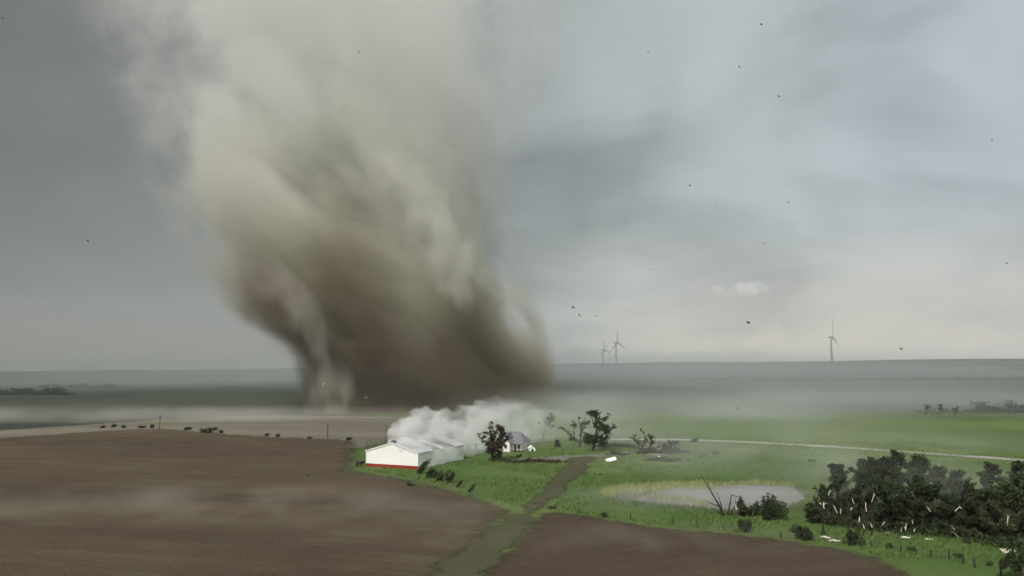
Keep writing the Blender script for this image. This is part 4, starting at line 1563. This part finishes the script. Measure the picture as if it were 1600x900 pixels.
def blob(name, px, py, dist, size, density, color, label, noise_sc=1.6, step=.25, seed=0, zlift=0.0, cat='dust', thresh=.45):
    """soft cloud: lumpy closed hull, density falling off to its skin and broken by noise"""
    bm = bmesh.new()
    bmesh.ops.create_icosphere(bm, subdivisions=4, radius=1.0)
    for v_ in bm.verts:
        nz = mnoise.fractal(v_.co * 1.7 + Vector((seed * 3.1, 0, 0)), 1.0, 2.0, 3)
        v_.co *= 1.0 + .12 * nz
    me_ = bpy.data.meshes.new(name)
    bm.to_mesh(me_)
    bm.free()
    m_, k_, pv_ = vol_material(name)
    P_ = k_.node('ShaderNodeTexCoord').outputs['Object']
    r_ = k_.vmath('LENGTH', P_)
    big = max(size)
    Ps = k_.vmath('ADD', k_.vmath('MULTIPLY', P_, (size[0] / big, size[1] / big, size[2] / big * 2.0)), (seed * 1.37, seed * .71, 0))
    nz_ = k_.noise(Ps, noise_sc, 3, .55)
    fall = k_.mapr(r_, .95, .25)
    de = k_.math('MULTIPLY', k_.math('MULTIPLY', fall, k_.mapr(nz_, thresh - .14, thresh + .22)), density)
    k_.put(pv_.inputs['Density'], de)
    pv_.inputs['Color'].default_value = (*color, 1)
    m_.cycles.volume_step_rate = step
    o_ = link(name, me_, m_)
    p_ = at(px, py, dist) if dist else at(px, py)
    o_.location = (p_.x, p_.y, p_.z + zlift)
    o_.scale = size
    return tag(o_, label, cat, kind='stuff')


blob('dust_cloud', 1040, 655, 420, (165, 125, 24), .0065, (.90, .92, .90), 'pale mist of dust drifting over the fields past the farm', 2.0, .2, 1, 0, thresh=.40)
blob('dust_cloud', 1330, 640, 640, (420, 300, 30), .0040, (.80, .845, .82), 'thin veil of dust over the far fields under the lone turbine', 2.2, .2, 2, 0, thresh=.36)
blob('dust_cloud', 1050, 590, 1350, (1200, 760, 60), .0020, (.66, .715, .70), 'broad grey murk hanging over the far plain below the turbines', 2.2, .2, 8, 0, thresh=.34)
blob('dust_cloud', 120, 600, 1100, (650, 520, 52), .0018, (.44, .49, .475), 'dim grey murk over the far plain under the dark rain sky', 2.4, .2, 9, 0, thresh=.36)
blob('dust_cloud', 230, 650, 420, (210, 60, 7), .020, (.80, .78, .71), 'pale band of blown dust streaming over the ploughed crest', 4.0, .2, 3, 0)
blob('dust_cloud', 640, 640, 470, (100, 40, 6), .007, (.50, .42, .33), 'brown dust spreading along the foot of the twister', 3.0, .2, 4, -1)
blob('dust_cloud', 1420, 760, 165, (42, 26, 8), .017, (.82, .85, .83), 'thin mist drifting among the grove trees', 2.4, .25, 5, 0)
blob('dust_cloud', 1200, 720, 215, (64, 44, 6), .014, (.85, .87, .82), 'thin mist lying on the green pasture behind the pond', 2.6, .25, 6, 0)

blob('dust_cloud', 330, 790, 158, (80, 30, 3.0), .034, (.66, .60, .50), 'thin streaks of dust skimming over the ploughed field', 5.0, .12, 11, .6, thresh=.5)
blob('dust_cloud', 1010, 850, 128, (46, 17, 2.4), .030, (.64, .57, .50), 'thin dust skimming over the smaller ploughed field', 5.0, .12, 12, .5, thresh=.5)
blob('dust_cloud', 1090, 782, 165, (38, 18, 3.2), .050, (.84, .85, .82), 'mist blowing low across the pond', 3.0, .15, 13, .5, thresh=.42)

blob('dust_cloud', 900, 684, 285, (52, 30, 9), .013, (.93, .94, .93), 'white veil of smoke thinning out past the farmhouse and shattered tree', 2.6, .15, 14, 2, thresh=.44)
blob('dust_cloud', 640, 815, 150, (36, 40, 2.6), .026, (.66, .63, .54), 'dust drifting along the foot of the dirt track', 3.4, .12, 15, .5, thresh=.48)

blob('dust_cloud', 1270, 698, 285, (140, 66, 9), .0075, (.88, .90, .86), 'thin mist blowing across the pasture along the gravel road', 3.0, .14, 16, 1, thresh=.42)

# white smoke streaming off the barn roof
balls = [(628, 696, 221.5, 1.8), (640, 699, 221.5, 2.3), (650, 704, 221, 2.0), (658, 704, 224, 2.8), (622, 697, 224, 1.6), (634, 698, 224, 2.4), (645, 702, 225, 2.6), (640, 692, 228, 3.4), (656, 698, 229, 4.2), (668, 704, 231, 4.0), (676, 716, 226, 2.2), (688, 712, 230, 2.6), (700, 708, 233, 3.0), (664, 712, 224, 1.6), (617, 688, 229, 2.4), (626, 682, 231, 3.6), (640, 673, 233, 4.6), (655, 668, 235, 5.0), (670, 667, 237, 5.2), (684, 671, 240, 5.2), (645, 688, 232, 4.0), (662, 688, 234, 5.0), (680, 690, 238, 5.6),
         (698, 668, 244, 5.6), (700, 688, 243, 6.4), (717, 672, 250, 6.6), (722, 692, 250, 6.0), (738, 663, 256, 6.4), (742, 684, 258, 7.2), (760, 655, 266, 6.6), (764, 676, 268, 8.0), (785, 660, 277, 8.2),
         (790, 680, 283, 7.5), (812, 662, 290, 9.0), (838, 666, 300, 9.0), (862, 670, 306, 9.0), (800, 642, 285, 5.0), (775, 646, 275, 4.5), (826, 646, 295, 4.6), (685, 708, 236, 4.2), (700, 712, 240, 3.6), (885, 674, 312, 8)]
bm = bmesh.new()
bmesh.ops.create_icosphere(bm, subdivisions=2, radius=1.0)
bm.verts.ensure_lookup_table()
ico_v = [v_.co.copy() for v_ in bm.verts]
ico_f = [tuple(v_.index for v_ in f_.verts) for f_ in bm.faces]
bm.free()
raw = MB()
rr = random.Random(4)
o0 = at(617, 688, 229)
for px, py, dd, r_ in balls:
    c = at(px, py, dd) - o0
    for k in range(13):
        if k == 0:
            cc, r2 = c, r_
        else:
            u = Vector((rr.gauss(0, 1), rr.gauss(0, 1), rr.gauss(0, 1) * .9)).normalized()
            cc, r2 = c + u * r_ * .8, r_ * rr.uniform(.24, .5)
        raw.add([v_ * r2 + cc for v_ in ico_v], ico_f)
me_ = bpy.data.meshes.new('smoke_raw')
me_.from_pydata(raw.v, [], raw.f)
tmp = bpy.data.objects.new('smoke_raw', me_)
col.objects.link(tmp)
md = tmp.modifiers.new('r', 'REMESH')
md.mode = 'VOXEL'
md.voxel_size = .42
dg = bpy.context.evaluated_depsgraph_get()
sm = bpy.data.meshes.new_from_object(tmp.evaluated_get(dg))
bpy.data.objects.remove(tmp)
nv = len(sm.vertices)
co_, no_ = np.zeros(nv * 3, np.float32), np.zeros(nv * 3, np.float32)
sm.vertices.foreach_get('co', co_)
sm.vertices.foreach_get('normal', no_)
co_, no_ = co_.reshape(-1, 3), no_.reshape(-1, 3)
am = np.array([mnoise.fractal(Vector(c_.tolist()) * .35, 1.0, 2.0, 4) for c_ in co_])[:, None] * .8
sm.vertices.foreach_set('co', (co_ + no_ * am).astype(np.float32).ravel())
sm.update()
sm.materials.clear()
sm.polygons.foreach_set('use_smooth', [True] * len(sm.polygons))
sm.name = 'smoke'
m, n_, pv = vol_material('white_smoke')
P = n_.node('ShaderNodeTexCoord').outputs['Object']
X, Y, Z = n_.sep(P)[:3]
nz = n_.noise(n_.vmath('MULTIPLY', P, (.45, .45, 1.0)), .20, 4, .6)
dcurve = n_.ramp(n_.mapr(X, -2, 62, smooth=False), [(0.0, .38), (.16, .22), (.32, .10), (.55, .045), (.78, .020), (1.0, .003)])
n_.put(pv.inputs['Density'], n_.math('MULTIPLY', dcurve, n_.mapr(nz, .38, .62, .09, 1.15)))
pv.inputs['Color'].default_value = (.992, .992, .995, 1)
m.cycles.volume_step_rate = .12
so = link('smoke', sm, m, loc=o0)
tag(so, 'white smoke billowing off the barn roof and drifting past the farmhouse', 'smoke', kind='stuff')
